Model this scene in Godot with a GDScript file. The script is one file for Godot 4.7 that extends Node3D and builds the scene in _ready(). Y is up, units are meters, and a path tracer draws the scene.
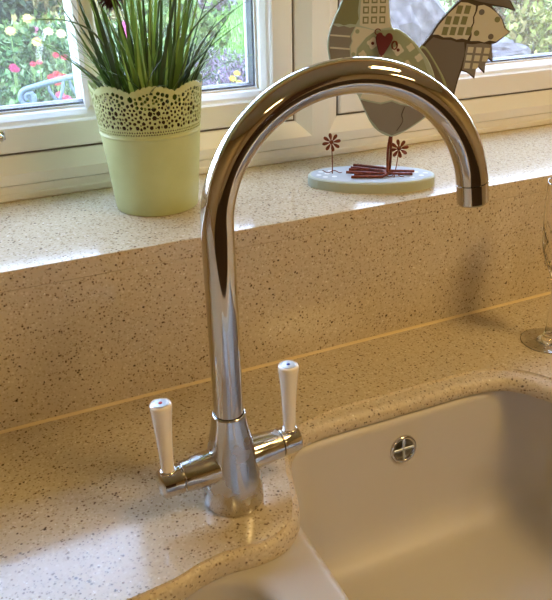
extends Node3D

var rng := RandomNumberGenerator.new()
var names := {}
var M := {}

# ------------------------------------------------------------------ helpers
func numbered(called: String) -> String:
	if not names.has(called):
		names[called] = 0
		return called
	names[called] += 1
	return "%s_%03d" % [called, names[called]]

func tag(o: Node, label := "", category := "", group := "", kind := "") -> void:
	if label: o.set_meta("label", label)
	if category: o.set_meta("category", category)
	if group: o.set_meta("group", group)
	if kind: o.set_meta("kind", kind)

func thing(called: String, at := Vector3.ZERO, turn := 0.0) -> Node3D:
	var o := Node3D.new()
	o.name = numbered(called)
	add_child(o)
	o.position = at
	o.rotation.y = turn
	return o

func part(called: String, mesh: Mesh, mat: Material, parent: Node = null) -> MeshInstance3D:
	var o := MeshInstance3D.new()
	o.name = called if parent else numbered(called)
	o.mesh = mesh
	o.material_override = mat
	o.cast_shadow = GeometryInstance3D.SHADOW_CASTING_SETTING_ON
	(parent if parent else self).add_child(o, true)
	return o

func structure(called: String, mesh: Mesh, mat: Material, parent: Node = null) -> MeshInstance3D:
	var o := part(called, mesh, mat, parent)
	if parent == null:
		o.set_meta("kind", "structure")
	return o

func start() -> SurfaceTool:
	var st := SurfaceTool.new()
	st.begin(Mesh.PRIMITIVE_TRIANGLES)
	st.set_smooth_group(-1)
	return st

func done(st: SurfaceTool) -> ArrayMesh:
	st.generate_normals()
	return st.commit()

func tri(st: SurfaceTool, a: Vector3, b: Vector3, c: Vector3, n: Vector3) -> void:
	st.add_vertex(a)
	if (c - a).cross(b - a).dot(n) >= 0.0:
		st.add_vertex(b); st.add_vertex(c)
	else:
		st.add_vertex(c); st.add_vertex(b)

func quad(st: SurfaceTool, a: Vector3, b: Vector3, c: Vector3, d: Vector3) -> void:
	st.add_vertex(a); st.add_vertex(b); st.add_vertex(c)
	st.add_vertex(a); st.add_vertex(c); st.add_vertex(d)

func quad_n(st: SurfaceTool, a: Vector3, b: Vector3, c: Vector3, d: Vector3, n: Vector3) -> void:
	tri(st, a, b, c, n)
	tri(st, a, c, d, n)

# box with chamfered edges
func add_box(st: SurfaceTool, lo: Vector3, hi: Vector3, bevel := 0.0) -> void:
	var c := (lo + hi) * 0.5
	var h := (hi - lo) * 0.5
	var b := minf(bevel, minf(h.x, minf(h.y, h.z)) * 0.9)
	var ax := [Vector3.RIGHT, Vector3.UP, Vector3.BACK]
	for i in 3:
		for s in [-1.0, 1.0]:
			var n: Vector3 = ax[i] * s
			var u: Vector3 = ax[(i + 1) % 3]
			var v: Vector3 = ax[(i + 2) % 3]
			var hn: float = h[i]
			var hu: float = h[(i + 1) % 3] - b
			var hv: float = h[(i + 2) % 3] - b
			var o: Vector3 = c + n * hn
			quad_n(st, o - u * hu - v * hv, o + u * hu - v * hv, o + u * hu + v * hv, o - u * hu + v * hv, n)
	if b <= 0.0:
		return
	for i in 3:
		var j := (i + 1) % 3
		var k := (i + 2) % 3
		for sj in [-1.0, 1.0]:
			for sk in [-1.0, 1.0]:
				var e: Vector3 = ax[i] * (h[i] - b)
				var p: Vector3 = c + ax[j] * sj * h[j] + ax[k] * sk * (h[k] - b)
				var q: Vector3 = c + ax[j] * sj * (h[j] - b) + ax[k] * sk * h[k]
				quad_n(st, p - e, p + e, q + e, q - e, ax[j] * sj + ax[k] * sk)
	for sx in [-1.0, 1.0]:
		for sy in [-1.0, 1.0]:
			for sz in [-1.0, 1.0]:
				var s := Vector3(sx, sy, sz)
				tri(st, c + s * Vector3(h.x, h.y - b, h.z - b), c + s * Vector3(h.x - b, h.y, h.z - b), c + s * Vector3(h.x - b, h.y - b, h.z), s)

func box(lo: Vector3, hi: Vector3, bevel := 0.0) -> ArrayMesh:
	var st := start()
	add_box(st, lo, hi, bevel)
	return done(st)

# strips: Array of Array[Vector2(r, y)], each strip smooth in itself, run upwards on the outside
func add_lathe(st: SurfaceTool, strips: Array, seg := 48, at := Vector3.ZERO, basis := Basis.IDENTITY, group0 := 1) -> void:
	var g := group0
	for s in strips:
		st.set_smooth_group(g)
		g += 1
		for i in s.size() - 1:
			for j in seg:
				var a0 := TAU * j / seg
				var a1 := TAU * (j + 1) / seg
				var p: Vector2 = s[i]
				var q: Vector2 = s[i + 1]
				var p0 := at + basis * Vector3(p.x * cos(a0), p.y, p.x * sin(a0))
				var p1 := at + basis * Vector3(p.x * cos(a1), p.y, p.x * sin(a1))
				var q0 := at + basis * Vector3(q.x * cos(a0), q.y, q.x * sin(a0))
				var q1 := at + basis * Vector3(q.x * cos(a1), q.y, q.x * sin(a1))
				if p.x > 1e-6 and q.x > 1e-6:
					quad(st, p1, q1, q0, p0)
				elif q.x > 1e-6:
					st.add_vertex(p0); st.add_vertex(q1); st.add_vertex(q0)
				elif p.x > 1e-6:
					st.add_vertex(p1); st.add_vertex(q0); st.add_vertex(p0)

func lathe(strips: Array, seg := 48, basis := Basis.IDENTITY) -> ArrayMesh:
	var st := start()
	add_lathe(st, strips, seg, Vector3.ZERO, basis)
	return done(st)

# tube along points with a radius for each, closed by flat ends
func add_tube(st: SurfaceTool, pts: Array, radii: Array, seg := 12, caps := true, group := 1) -> void:
	st.set_smooth_group(group)
	var rings := []
	var n := Vector3.ZERO
	for i in pts.size():
		var t: Vector3 = (pts[mini(i + 1, pts.size() - 1)] - pts[maxi(i - 1, 0)]).normalized()
		if i == 0:
			n = t.cross(Vector3.UP)
			if n.length() < 0.05:
				n = t.cross(Vector3.BACK)
			n = n.normalized()
		else:
			n = (n - t * n.dot(t)).normalized()
		var b := n.cross(t)
		var r: float = radii[mini(i, radii.size() - 1)]
		var ring := PackedVector3Array()
		for j in seg:
			var a := TAU * j / seg
			ring.append(pts[i] + (n * cos(a) + b * sin(a)) * r)
		rings.append(ring)
	for i in rings.size() - 1:
		for j in seg:
			var k := (j + 1) % seg
			quad(st, rings[i][k], rings[i + 1][k], rings[i + 1][j], rings[i][j])
	if caps:
		st.set_smooth_group(-1)
		for j in seg:
			var k := (j + 1) % seg
			tri(st, pts[0], rings[0][j], rings[0][k], pts[0] - pts[1])
			var e := pts.size() - 1
			tri(st, pts[e], rings[e][j], rings[e][k], pts[e] - pts[e - 1])

func tube(pts: Array, radii: Array, seg := 12, caps := true) -> ArrayMesh:
	var st := start()
	add_tube(st, pts, radii, seg, caps)
	return done(st)

# smooth curve through points
func smooth(pts: Array, per := 6, closed := false) -> Array:
	var out := []
	var n := pts.size()
	var last := n if closed else n - 1
	for i in last:
		var p0 = pts[(i - 1 + n) % n] if closed or i > 0 else pts[0]
		var p1 = pts[i]
		var p2 = pts[(i + 1) % n]
		var p3 = pts[(i + 2) % n] if closed or i + 2 < n else pts[n - 1]
		for k in per:
			var t := float(k) / per
			out.append(0.5 * (2.0 * p1 + (p2 - p0) * t + (2.0 * p0 - 5.0 * p1 + 4.0 * p2 - p3) * t * t + (3.0 * p1 - p0 - 3.0 * p2 + p3) * t * t * t))
	if not closed:
		out.append(pts[n - 1])
	return out

func inset(pts: Array, d: float) -> Array:
	# counter-clockwise outline moved inwards by d
	var out := []
	var n := pts.size()
	for i in n:
		var e0: Vector2 = (pts[i] - pts[(i - 1 + n) % n]).normalized()
		var e1: Vector2 = (pts[(i + 1) % n] - pts[i]).normalized()
		var m := Vector2(-e0.y, e0.x) + Vector2(-e1.y, e1.x)
		m = m.normalized() if m.length() > 0.01 else Vector2(-e0.y, e0.x)
		var c := maxf(0.5, m.dot(Vector2(-e1.y, e1.x)))
		out.append(pts[i] + m * d / c)
	return out

# outline in x, y with thickness along z, chamfered front edge
func add_slab(st: SurfaceTool, outline: Array, z0: float, z1: float, bevel := 0.0) -> void:
	var pts := outline.duplicate()
	if Geometry2D.is_polygon_clockwise(PackedVector2Array(pts)):
		pts.reverse()
	# is_polygon_clockwise looks with y down; make sure of counter-clockwise with y up
	var area := 0.0
	for i in pts.size():
		area += pts[i].cross(pts[(i + 1) % pts.size()])
	if area < 0.0:
		pts.reverse()
	var top := inset(pts, bevel) if bevel > 0.0 else pts
	var n := pts.size()
	st.set_smooth_group(-1)
	var idx := Geometry2D.triangulate_polygon(PackedVector2Array(top))
	var idb := Geometry2D.triangulate_polygon(PackedVector2Array(pts))
	for i in range(0, idx.size(), 3):
		tri(st, v3(top[idx[i]], z1), v3(top[idx[i + 1]], z1), v3(top[idx[i + 2]], z1), Vector3.BACK)
	for i in range(0, idb.size(), 3):
		tri(st, v3(pts[idb[i]], z0), v3(pts[idb[i + 1]], z0), v3(pts[idb[i + 2]], z0), Vector3.FORWARD)
	for i in n:
		var k := (i + 1) % n
		var e: Vector2 = pts[k] - pts[i]
		var o := Vector3(e.y, -e.x, 0)
		quad_n(st, v3(pts[i], z0), v3(pts[k], z0), v3(pts[k], z1 - bevel), v3(pts[i], z1 - bevel), o)
		if bevel > 0.0:
			quad_n(st, v3(pts[i], z1 - bevel), v3(pts[k], z1 - bevel), v3(top[k], z1), v3(top[i], z1), o + Vector3.BACK * e.length())

func slab(outline: Array, z0: float, z1: float, bevel := 0.0) -> ArrayMesh:
	var st := start()
	add_slab(st, outline, z0, z1, bevel)
	return done(st)

func v3(p: Vector2, z: float) -> Vector3:
	return Vector3(p.x, p.y, z)

func mm(a: Array) -> Array:
	var out := []
	for p in a:
		out.append(Vector2(p[0], p[1]) * 0.001)
	return out

func circle2(c: Vector2, r: float, n := 16) -> Array:
	var out := []
	for i in n:
		out.append(c + Vector2(cos(TAU * i / n), sin(TAU * i / n)) * r)
	return out

# mitred frame round a rectangle: profile of (inset, z) points
func frame(x0: float, x1: float, y0: float, y1: float, profile: Array) -> ArrayMesh:
	var st := start()
	for i in profile.size() - 1:
		var p: Vector2 = profile[i]
		var q: Vector2 = profile[i + 1]
		var a := [Vector3(x0 + p.x, y0 + p.x, p.y), Vector3(x1 - p.x, y0 + p.x, p.y), Vector3(x1 - p.x, y1 - p.x, p.y), Vector3(x0 + p.x, y1 - p.x, p.y)]
		var b := [Vector3(x0 + q.x, y0 + q.x, q.y), Vector3(x1 - q.x, y0 + q.x, q.y), Vector3(x1 - q.x, y1 - q.x, q.y), Vector3(x0 + q.x, y1 - q.x, q.y)]
		var inward := [Vector3.UP, Vector3.LEFT, Vector3.DOWN, Vector3.RIGHT]
		for s in 4:
			var k := (s + 1) % 4
			# normal of the profile segment, turned to the left of its run
			var nn: Vector3 = inward[s] * (p.y - q.y) + Vector3.BACK * (q.x - p.x)
			quad_n(st, a[s], a[k], b[k], b[s], nn)
	return done(st)

func mat(color: Color, rough := 0.6, metal := 0.0) -> StandardMaterial3D:
	var m := StandardMaterial3D.new()
	m.albedo_color = color
	m.roughness = rough
	m.metallic = metal
	return m

func c8(r: int, g: int, b: int) -> Color:
	return Color(r / 255.0, g / 255.0, b / 255.0)

func noise_tex(seed_: int, freq: float, ramp: Array, size := 512, normal := false, octaves := 4) -> NoiseTexture2D:
	var f := FastNoiseLite.new()
	f.seed = seed_
	f.frequency = freq
	f.fractal_octaves = octaves
	var t := NoiseTexture2D.new()
	t.width = size
	t.height = size
	t.seamless = true
	t.noise = f
	t.as_normal_map = normal
	if ramp.size():
		var g := Gradient.new()
		var cols := PackedColorArray()
		var offs := PackedFloat32Array()
		for e in ramp:
			offs.append(e[0])
			cols.append(e[1])
		g.offsets = offs
		g.colors = cols
		t.color_ramp = g
	return t

func triplanar(m: StandardMaterial3D, per_metre: float) -> StandardMaterial3D:
	m.uv1_triplanar = true
	m.uv1_world_triplanar = true
	m.uv1_triplanar_sharpness = 8.0
	m.uv1_scale = Vector3.ONE * per_metre
	return m

# crushed quartz: cream resin full of brown, grey and pale chips
func quartz_image(size: int, metres: float) -> ImageTexture:
	var r := RandomNumberGenerator.new()
	r.seed = 77
	var im := Image.create(size, size, false, Image.FORMAT_RGB8)
	im.fill(c8(203, 188, 162))
	var kinds := [
		[30000, 0.6, 1.6, [c8(210, 197, 173), c8(194, 178, 150), c8(217, 205, 184), c8(188, 170, 140)]],
		[15000, 0.35, 0.75, [c8(166, 148, 122), c8(176, 160, 136), c8(150, 132, 108)]],
		[8000, 0.4, 0.95, [c8(132, 108, 82), c8(120, 100, 80), c8(146, 124, 98)]],
		[4400, 0.45, 1.08, [c8(94, 72, 52), c8(84, 67, 54), c8(106, 83, 62)]],
		[420, 0.75, 1.35, [c8(66, 50, 39), c8(78, 60, 46)]],
		[900, 0.4, 0.9, [c8(240, 236, 226)]],
	]
	var ppm := size / (metres * 1000.0)
	for k in kinds:
		for i in k[0]:
			var rad: float = r.randf_range(k[1], k[2]) * ppm
			var col: Color = k[3][r.randi() % k[3].size()]
			var cx := r.randf() * size
			var cy := r.randf() * size
			var ang := r.randf() * PI
			var el := r.randf_range(0.5, 1.0)
			var ca := cos(ang)
			var sa := sin(ang)
			var q := int(ceil(rad))
			for dy in range(-q, q + 1):
				for dx in range(-q, q + 1):
					var u := dx * ca + dy * sa
					var v := (-dx * sa + dy * ca) / el
					if u * u + v * v <= rad * rad:
						im.set_pixel(posmod(int(cx) + dx, size), posmod(int(cy) + dy, size), col)
	im.resize(size / 2, size / 2, Image.INTERPOLATE_BILINEAR)
	return ImageTexture.create_from_image(im)

func make_materials() -> void:
	var qm := 0.62
	M.quartz = triplanar(mat(Color.WHITE, 0.13), 1.0 / qm)
	M.quartz.albedo_texture = quartz_image(1800, qm)
	M.quartz_edge = triplanar(mat(Color.WHITE, 0.42), 1.0 / qm)
	M.quartz_edge.albedo_texture = M.quartz.albedo_texture
	M.caulk = mat(c8(226, 206, 160), 0.5)
	M.chrome = mat(c8(206, 204, 202), 0.05, 1.0)
	M.chrome_worn = triplanar(mat(c8(202, 200, 198), 1.0, 1.0), 9.0)
	M.chrome_worn.roughness_texture = noise_tex(5, 0.012, [[0.0, Color(0.05, 0.05, 0.05)], [0.45, Color(0.08, 0.08, 0.08)], [0.7, Color(0.24, 0.24, 0.24)], [1.0, Color(0.34, 0.34, 0.34)]], 256)
	M.steel = mat(c8(196, 202, 212), 0.35, 0.6)
	M.rubber = mat(c8(150, 148, 144), 0.6)
	M.ceramic = mat(c8(240, 232, 218), 0.16)
	M.ceramic.clearcoat_enabled = true
	M.ceramic.clearcoat = 0.6
	M.ceramic.clearcoat_roughness = 0.08
	M.red = mat(c8(170, 30, 40), 0.4)
	M.blue = mat(c8(35, 60, 150), 0.4)
	M.sink = triplanar(mat(c8(197, 191, 185), 0.42), 3.0)
	M.upvc = mat(c8(240, 238, 236), 0.35)
	M.upvc_bright = mat(c8(245, 246, 248), 0.4)
	M.gasket = mat(c8(34, 42, 62), 0.6)
	M.seal = mat(c8(104, 94, 86), 0.7)
	M.glass = mat(Color(1, 1, 1, 0.04), 0.0)
	M.glass.transparency = BaseMaterial3D.TRANSPARENCY_ALPHA
	M.crystal = mat(Color(1, 1, 1, 0.0), 0.0)
	M.crystal.refraction_enabled = true
	M.crystal.refraction_scale = 0.05
	M.pot = triplanar(mat(c8(204, 212, 156), 0.42), 4.0)
	M.pot.albedo_texture = noise_tex(3, 0.02, [[0.0, Color(0.95, 0.96, 0.93)], [1.0, Color(1, 1, 1)]], 256)
	M.soil = mat(c8(66, 50, 36), 0.95)
	M.wall = triplanar(mat(c8(206, 186, 150), 0.9), 2.0)
	M.ceiling = mat(c8(240, 234, 222), 0.9)
	M.floor = triplanar(mat(c8(58, 40, 28), 0.5), 1.0)
	M.floor.albedo_texture = noise_tex(21, 0.01, [[0.0, Color(0.75, 0.72, 0.7)], [1.0, Color(1, 1, 1)]], 256)
	M.cabinet = mat(c8(222, 206, 170), 0.5)
	M.oak = mat(c8(84, 52, 30), 0.45)
	M.rust = triplanar(mat(c8(148, 70, 46), 0.5, 0.2), 40.0)
	M.rust.albedo_texture = noise_tex(31, 0.03, [[0.0, Color(0.65, 0.6, 0.58)], [1.0, Color(1, 1, 1)]], 128)
	M.bench = mat(c8(86, 100, 122), 0.5, 0.3)

func blade_mat(c: Color) -> StandardMaterial3D:
	var m := mat(c, 0.42)
	m.backlight_enabled = true
	m.backlight = c * 0.6
	return m

# ------------------------------------------------------------------ scene
func _ready() -> void:
	rng.seed = 2024
	# camera
	var cam := Camera3D.new()
	cam.name = "camera"
	add_child(cam)
	cam.fov = 45.501
	cam.near = 0.02
	cam.far = 400.0
	cam.look_at_from_position(Vector3(-0.1594, 0.437, 0.4682), Vector3(-0.1594, 0.437, 0.4682) + Vector3(0.3595, -0.4423, -0.8217), Vector3(0.2, 0.8966, -0.3952))
	cam.current = true
	# sky, sun, exposure
	var sm := ProceduralSkyMaterial.new()
	sm.sky_top_color = c8(158, 188, 232)
	sm.sky_horizon_color = c8(226, 234, 244)
	sm.sky_curve = 0.2
	sm.ground_bottom_color = c8(70, 84, 52)
	sm.ground_horizon_color = c8(120, 130, 100)
	sm.sky_energy_multiplier = 3.25
	sm.ground_energy_multiplier = 1.0
	var sky := Sky.new()
	sky.sky_material = sm
	var env := Environment.new()
	env.background_mode = Environment.BG_SKY
	env.sky = sky
	env.tonemap_mode = Environment.TONE_MAPPER_LINEAR
	env.tonemap_exposure = 1.34
	env.sdfgi_enabled = true
	env.ssao_enabled = true
	env.ssil_enabled = true
	var we := WorldEnvironment.new()
	we.name = "world_environment"
	we.environment = env
	add_child(we)
	var sun := DirectionalLight3D.new()
	sun.name = "sun"
	sun.light_color = Color(1.0, 0.95, 0.86)
	sun.light_energy = 1.0
	sun.light_angular_distance = 3.0
	sun.shadow_enabled = true
	sun.sky_mode = DirectionalLight3D.SKY_MODE_LIGHT_ONLY
	add_child(sun)
	sun.look_at_from_position(Vector3(-6, 10, 7), Vector3(2, -1, -6), Vector3.UP)

	make_materials()
	build_room()
	build_lights()
	build_window()
	build_worktop()
	build_sink()
	build_tap()
	build_pot()
	build_bird()
	build_flute()
	build_garden()

# ------------------------------------------------------------------ room
const CEIL := 1.5
const FLOOR := -0.9
const WX0 := -1.0
const WX1 := 1.35
const WY1 := 0.72
const SILL := 0.172
const SPL := -0.1918

func build_room() -> void:
	var x0 := -2.0
	var x1 := 2.4
	var z1 := 4.4
	structure("floor", box(Vector3(x0, FLOOR - 0.1, -0.55), Vector3(x1, FLOOR, z1)), M.floor)
	structure("ceiling", box(Vector3(x0 - 0.1, CEIL, -0.55), Vector3(x1 + 0.1, CEIL + 0.15, z1 + 0.1)), M.ceiling)
	structure("wall_left", box(Vector3(x0 - 0.1, FLOOR, -0.55), Vector3(x0, CEIL, z1 + 0.1)), M.wall)
	structure("wall_right", box(Vector3(x1, FLOOR, -0.55), Vector3(x1 + 0.1, CEIL, z1 + 0.1)), M.wall)
	structure("wall_front", box(Vector3(x0, FLOOR, z1), Vector3(x1, CEIL, z1 + 0.1)), M.wall)
	var st := start()
	add_box(st, Vector3(x0, FLOOR, -0.55), Vector3(x1, SILL - 0.02, SPL - 0.02))
	add_box(st, Vector3(x0, SILL - 0.02, -0.55), Vector3(WX0, CEIL, SPL))
	add_box(st, Vector3(WX1, SILL - 0.02, -0.55), Vector3(x1, CEIL, SPL))
	add_box(st, Vector3(WX0, WY1, -0.55), Vector3(WX1, CEIL, SPL))
	structure("wall_back", done(st), M.wall)
	# dark doorway in the wall behind the camera
	var d := thing("door_1", Vector3(-0.3, FLOOR, z1))
	tag(d, "", "", "", "structure")
	part("door_leaf", box(Vector3(0, 0, -0.045), Vector3(0.8, 2.0, -0.002), 0.004), M.oak, d)
	part("architrave", frame(-0.07, 0.87, -0.05, 2.07, [Vector2(0.0, 0.0), Vector2(0.0, -0.05), Vector2(0.07, -0.05), Vector2(0.07, 0.0)]), M.oak, d)
	for s in [[0.1, 0.12, 0.7, 0.85], [0.1, 1.0, 0.7, 1.88]]:
		part("panel", box(Vector3(s[0], s[1], -0.052), Vector3(s[2], s[3], -0.04), 0.006), M.oak, d)

func build_lights() -> void:
	# recessed warm ceiling downlights
	var spots := [Vector3(0.82, CEIL, 0.80), Vector3(1.4, CEIL, 2.4), Vector3(-0.9, CEIL, 2.6)]
	var glow := mat(c8(255, 214, 150), 0.5)
	glow.emission_enabled = true
	glow.emission = c8(255, 200, 120)
	glow.emission_energy_multiplier = 1.6
	var k := 0
	for p in spots:
		var o := thing("ceiling_lamp", p)
		tag(o, ["warm ceiling lamp above the worktop", "warm ceiling lamp near the right wall", "warm ceiling lamp near the left wall"][k], "lamp", "ceiling lamps")
		k += 1
		part("rim", lathe([[Vector2(0.215, 0.0), Vector2(0.235, -0.03), Vector2(0.255, -0.028), Vector2(0.265, 0.0)]], 40), M.upvc, o)
		part("diffuser", lathe([[Vector2(0.0, -0.055), Vector2(0.1, -0.05), Vector2(0.18, -0.038), Vector2(0.22, -0.02)]], 40), glow, o)
		var l := AreaLight3D.new()
		l.name = "lamp_light"
		l.area_size = Vector2(0.42, 0.42)
		l.light_color = Color(1.0, 0.85, 0.57)
		l.light_energy = 1.1
		l.shadow_enabled = true
		l.area_range = 12.0
		l.area_attenuation = 2.0
		o.add_child(l)
		l.position = Vector3(0, -0.06, 0)
		l.rotation.x = -PI / 2

# ------------------------------------------------------------------ window
func build_window() -> void:
	var zf := -0.41
	var zs := zf - 0.009
	var w := thing("window_1", Vector3.ZERO)
	tag(w, "", "", "", "structure")
	var lx := 0.2661
	var rx := 0.3300
	var y0 := 0.2225
	var y1 := WY1 - 0.05
	var prof := [Vector2(-0.032, zf - 0.09), Vector2(-0.032, zf), Vector2(-0.0195, zf), Vector2(-0.0008, zf - 0.013), Vector2(0.0, zf - 0.015), Vector2(0.0, zf - 0.09)]
	part("fixed_frame", frame(WX0 + 0.05, lx, y0, y1, prof), M.upvc, w)
	part("fixed_frame", frame(rx, WX1 - 0.05, y0, y1, prof), M.upvc, w)
	part("bottom_rail", box(Vector3(WX0, SILL, zf - 0.09), Vector3(WX1, 0.1895, zf - 0.0002), 0.0004), M.upvc, w)
	part("head_rail", box(Vector3(WX0, y1 + 0.03, zf - 0.09), Vector3(WX1, WY1, zf), 0.001), M.upvc, w)
	part("jamb", box(Vector3(WX0, 0.1895, zf - 0.09), Vector3(WX0 + 0.0185, y1 + 0.03, zf), 0.001), M.upvc, w)
	part("jamb", box(Vector3(WX1 - 0.0185, 0.1895, zf - 0.09), Vector3(WX1, y1 + 0.03, zf), 0.001), M.upvc, w)
	part("bead_strip", box(Vector3(WX0, SILL, zf), Vector3(WX1, 0.1815, zf + 0.0035), 0.0016), M.upvc, w)
	for s in [[WX0 + 0.05, lx], [rx, WX1 - 0.05]]:
		var a: float = s[0] + 0.0036
		var b: float = s[1] - 0.0036
		var c := y0 + 0.0030
		var d := y1 - 0.0036
		part("weather_seal", frame(s[0], s[1], y0, y1, [Vector2(-0.001, zf - 0.0165), Vector2(0.0045, zf - 0.0165)]), M.seal, w)
		var sash := part("sash", frame(a, b, c, d, [Vector2(0, zs - 0.08), Vector2(0, zs - 0.004), Vector2(0.002, zs - 0.002), Vector2(0.029, zs - 0.002), Vector2(0.031, zs - 0.0045)]), M.upvc, w)
		part("glazing_bead", frame(a, b, c, d, [Vector2(0.0305, zs - 0.0055), Vector2(0.0325, zs - 0.006), Vector2(0.0355, zs - 0.0085), Vector2(0.0405, zs - 0.016), Vector2(0.0425, zs - 0.024)]), M.upvc, sash)
		part("inner_seal", frame(a, b, c, d, [Vector2(0.0415, zs - 0.0225), Vector2(0.0446, zs - 0.0235), Vector2(0.0446, zs - 0.026)]), M.upvc_bright, sash)
		part("spacer_bar", frame(a, b, c, d, [Vector2(0.041, zs - 0.0275), Vector2(0.0470, zs - 0.0275), Vector2(0.0470, zs - 0.0435), Vector2(0.041, zs - 0.0435)]), M.gasket, sash)
		part("outer_bead", frame(a, b, c, d, [Vector2(0.040, zs - 0.047), Vector2(0.0478, zs - 0.047), Vector2(0.047, zs - 0.052), Vector2(0.040, zs - 0.07)]), M.upvc_bright, sash)
		part("pane", box(Vector3(a + 0.041, c + 0.041, zs - 0.0270), Vector3(b - 0.041, d - 0.041, zs - 0.0265)), M.glass, sash)
		part("pane", box(Vector3(a + 0.041, c + 0.041, zs - 0.0450), Vector3(b - 0.041, d - 0.041, zs - 0.0445)), M.glass, sash)
	# slim glazing bar standing in the left light
	var bar := start()
	var bx := 0.0025
	add_slab(bar, [Vector2(bx - 0.013, 0.2645), Vector2(bx + 0.013, 0.2645), Vector2(bx + 0.013, y1 - 0.043), Vector2(bx - 0.013, y1 - 0.043)], zs - 0.0262, zs - 0.012, 0.005)
	part("glazing_bar", done(bar), M.upvc, w)
	part("glazing_bar", box(Vector3(bx - 0.016, 0.2675, zs - 0.06), Vector3(bx + 0.016, y1 - 0.043, zs - 0.0455), 0.003), M.upvc_bright, w)
	# small metal catch on the sash
	var k := thing("sash_catch", Vector3(-0.114, 0.2475, zs - 0.002))
	tag(k, "tiny grey metal catch on the white window sash", "catch")
	part("back_plate", box(Vector3(-0.012, -0.005, 0), Vector3(0.005, 0.005, 0.003), 0.001), M.chrome, k)
	part("knob", lathe([[Vector2(0.0025, 0.0), Vector2(0.0025, 0.006), Vector2(0.0042, 0.008), Vector2(0.004, 0.012), Vector2(0.002, 0.0135), Vector2(0.0, 0.0138)]], 20, Basis(Vector3.RIGHT, PI / 2)), M.chrome, k).position = Vector3(-0.001, 0, 0.002)
	# sill and splashback
	var sill := structure("trim_1", box(Vector3(WX0, SILL - 0.02, -0.50), Vector3(WX1, SILL, SPL), 0.0006), M.quartz)
	sill.set_meta("label", "speckled quartz window sill")
	structure("trim_2", box(Vector3(-2.0, 0.0005, SPL - 0.02), Vector3(2.4, SILL - 0.02005, SPL), 0.00015), M.quartz)
	var cs := start()
	add_slab(cs, [Vector2(SPL - 0.002, 0.0002), Vector2(SPL + 0.0026, 0.0002), Vector2(SPL + 0.0008, 0.0009), Vector2(SPL + 0.0002, 0.0028), Vector2(SPL - 0.002, 0.0028)], -2.4, 2.0)
	var cm := structure("trim_3", done(cs), M.caulk)
	cm.rotation.y = -PI / 2
	cm.scale = Vector3(1, 1, 1)

# ------------------------------------------------------------------ worktop and sink
func hole_outline() -> Array:
	var raw := [[.381, 0.004], [.388, .04], [.392, .1], [.392, .20], [.390, .29], [.378, .335], [.34, .358], [.27, .363], [.12, .363], [0.0, .363], [-.11, .362], [-.155, .345], [-.177, .30], [-.18, .22], [-.178, .14], [-.163, .098], [-.13, .079], [-.097, .0745], [-.071, .0712], [-.052, .0655], [-.030, .0626], [-.0022, .0650], [.0208, .0615], [.0385, .0495], [.0485, .034], [.0560, .0133], [.0655, -.0180], [.0775, -.0420], [.099, -.0585], [.135, -.0621], [.196, -.0614], [.25, -.0605], [.300, -.0600], [.330, -.0560], [.3530, -.0455], [.3700, -.0220]]
	var pts := []
	for p in raw:
		pts.append(Vector2(p[0], p[1]))
	return smooth(pts, 5, true)

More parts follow.
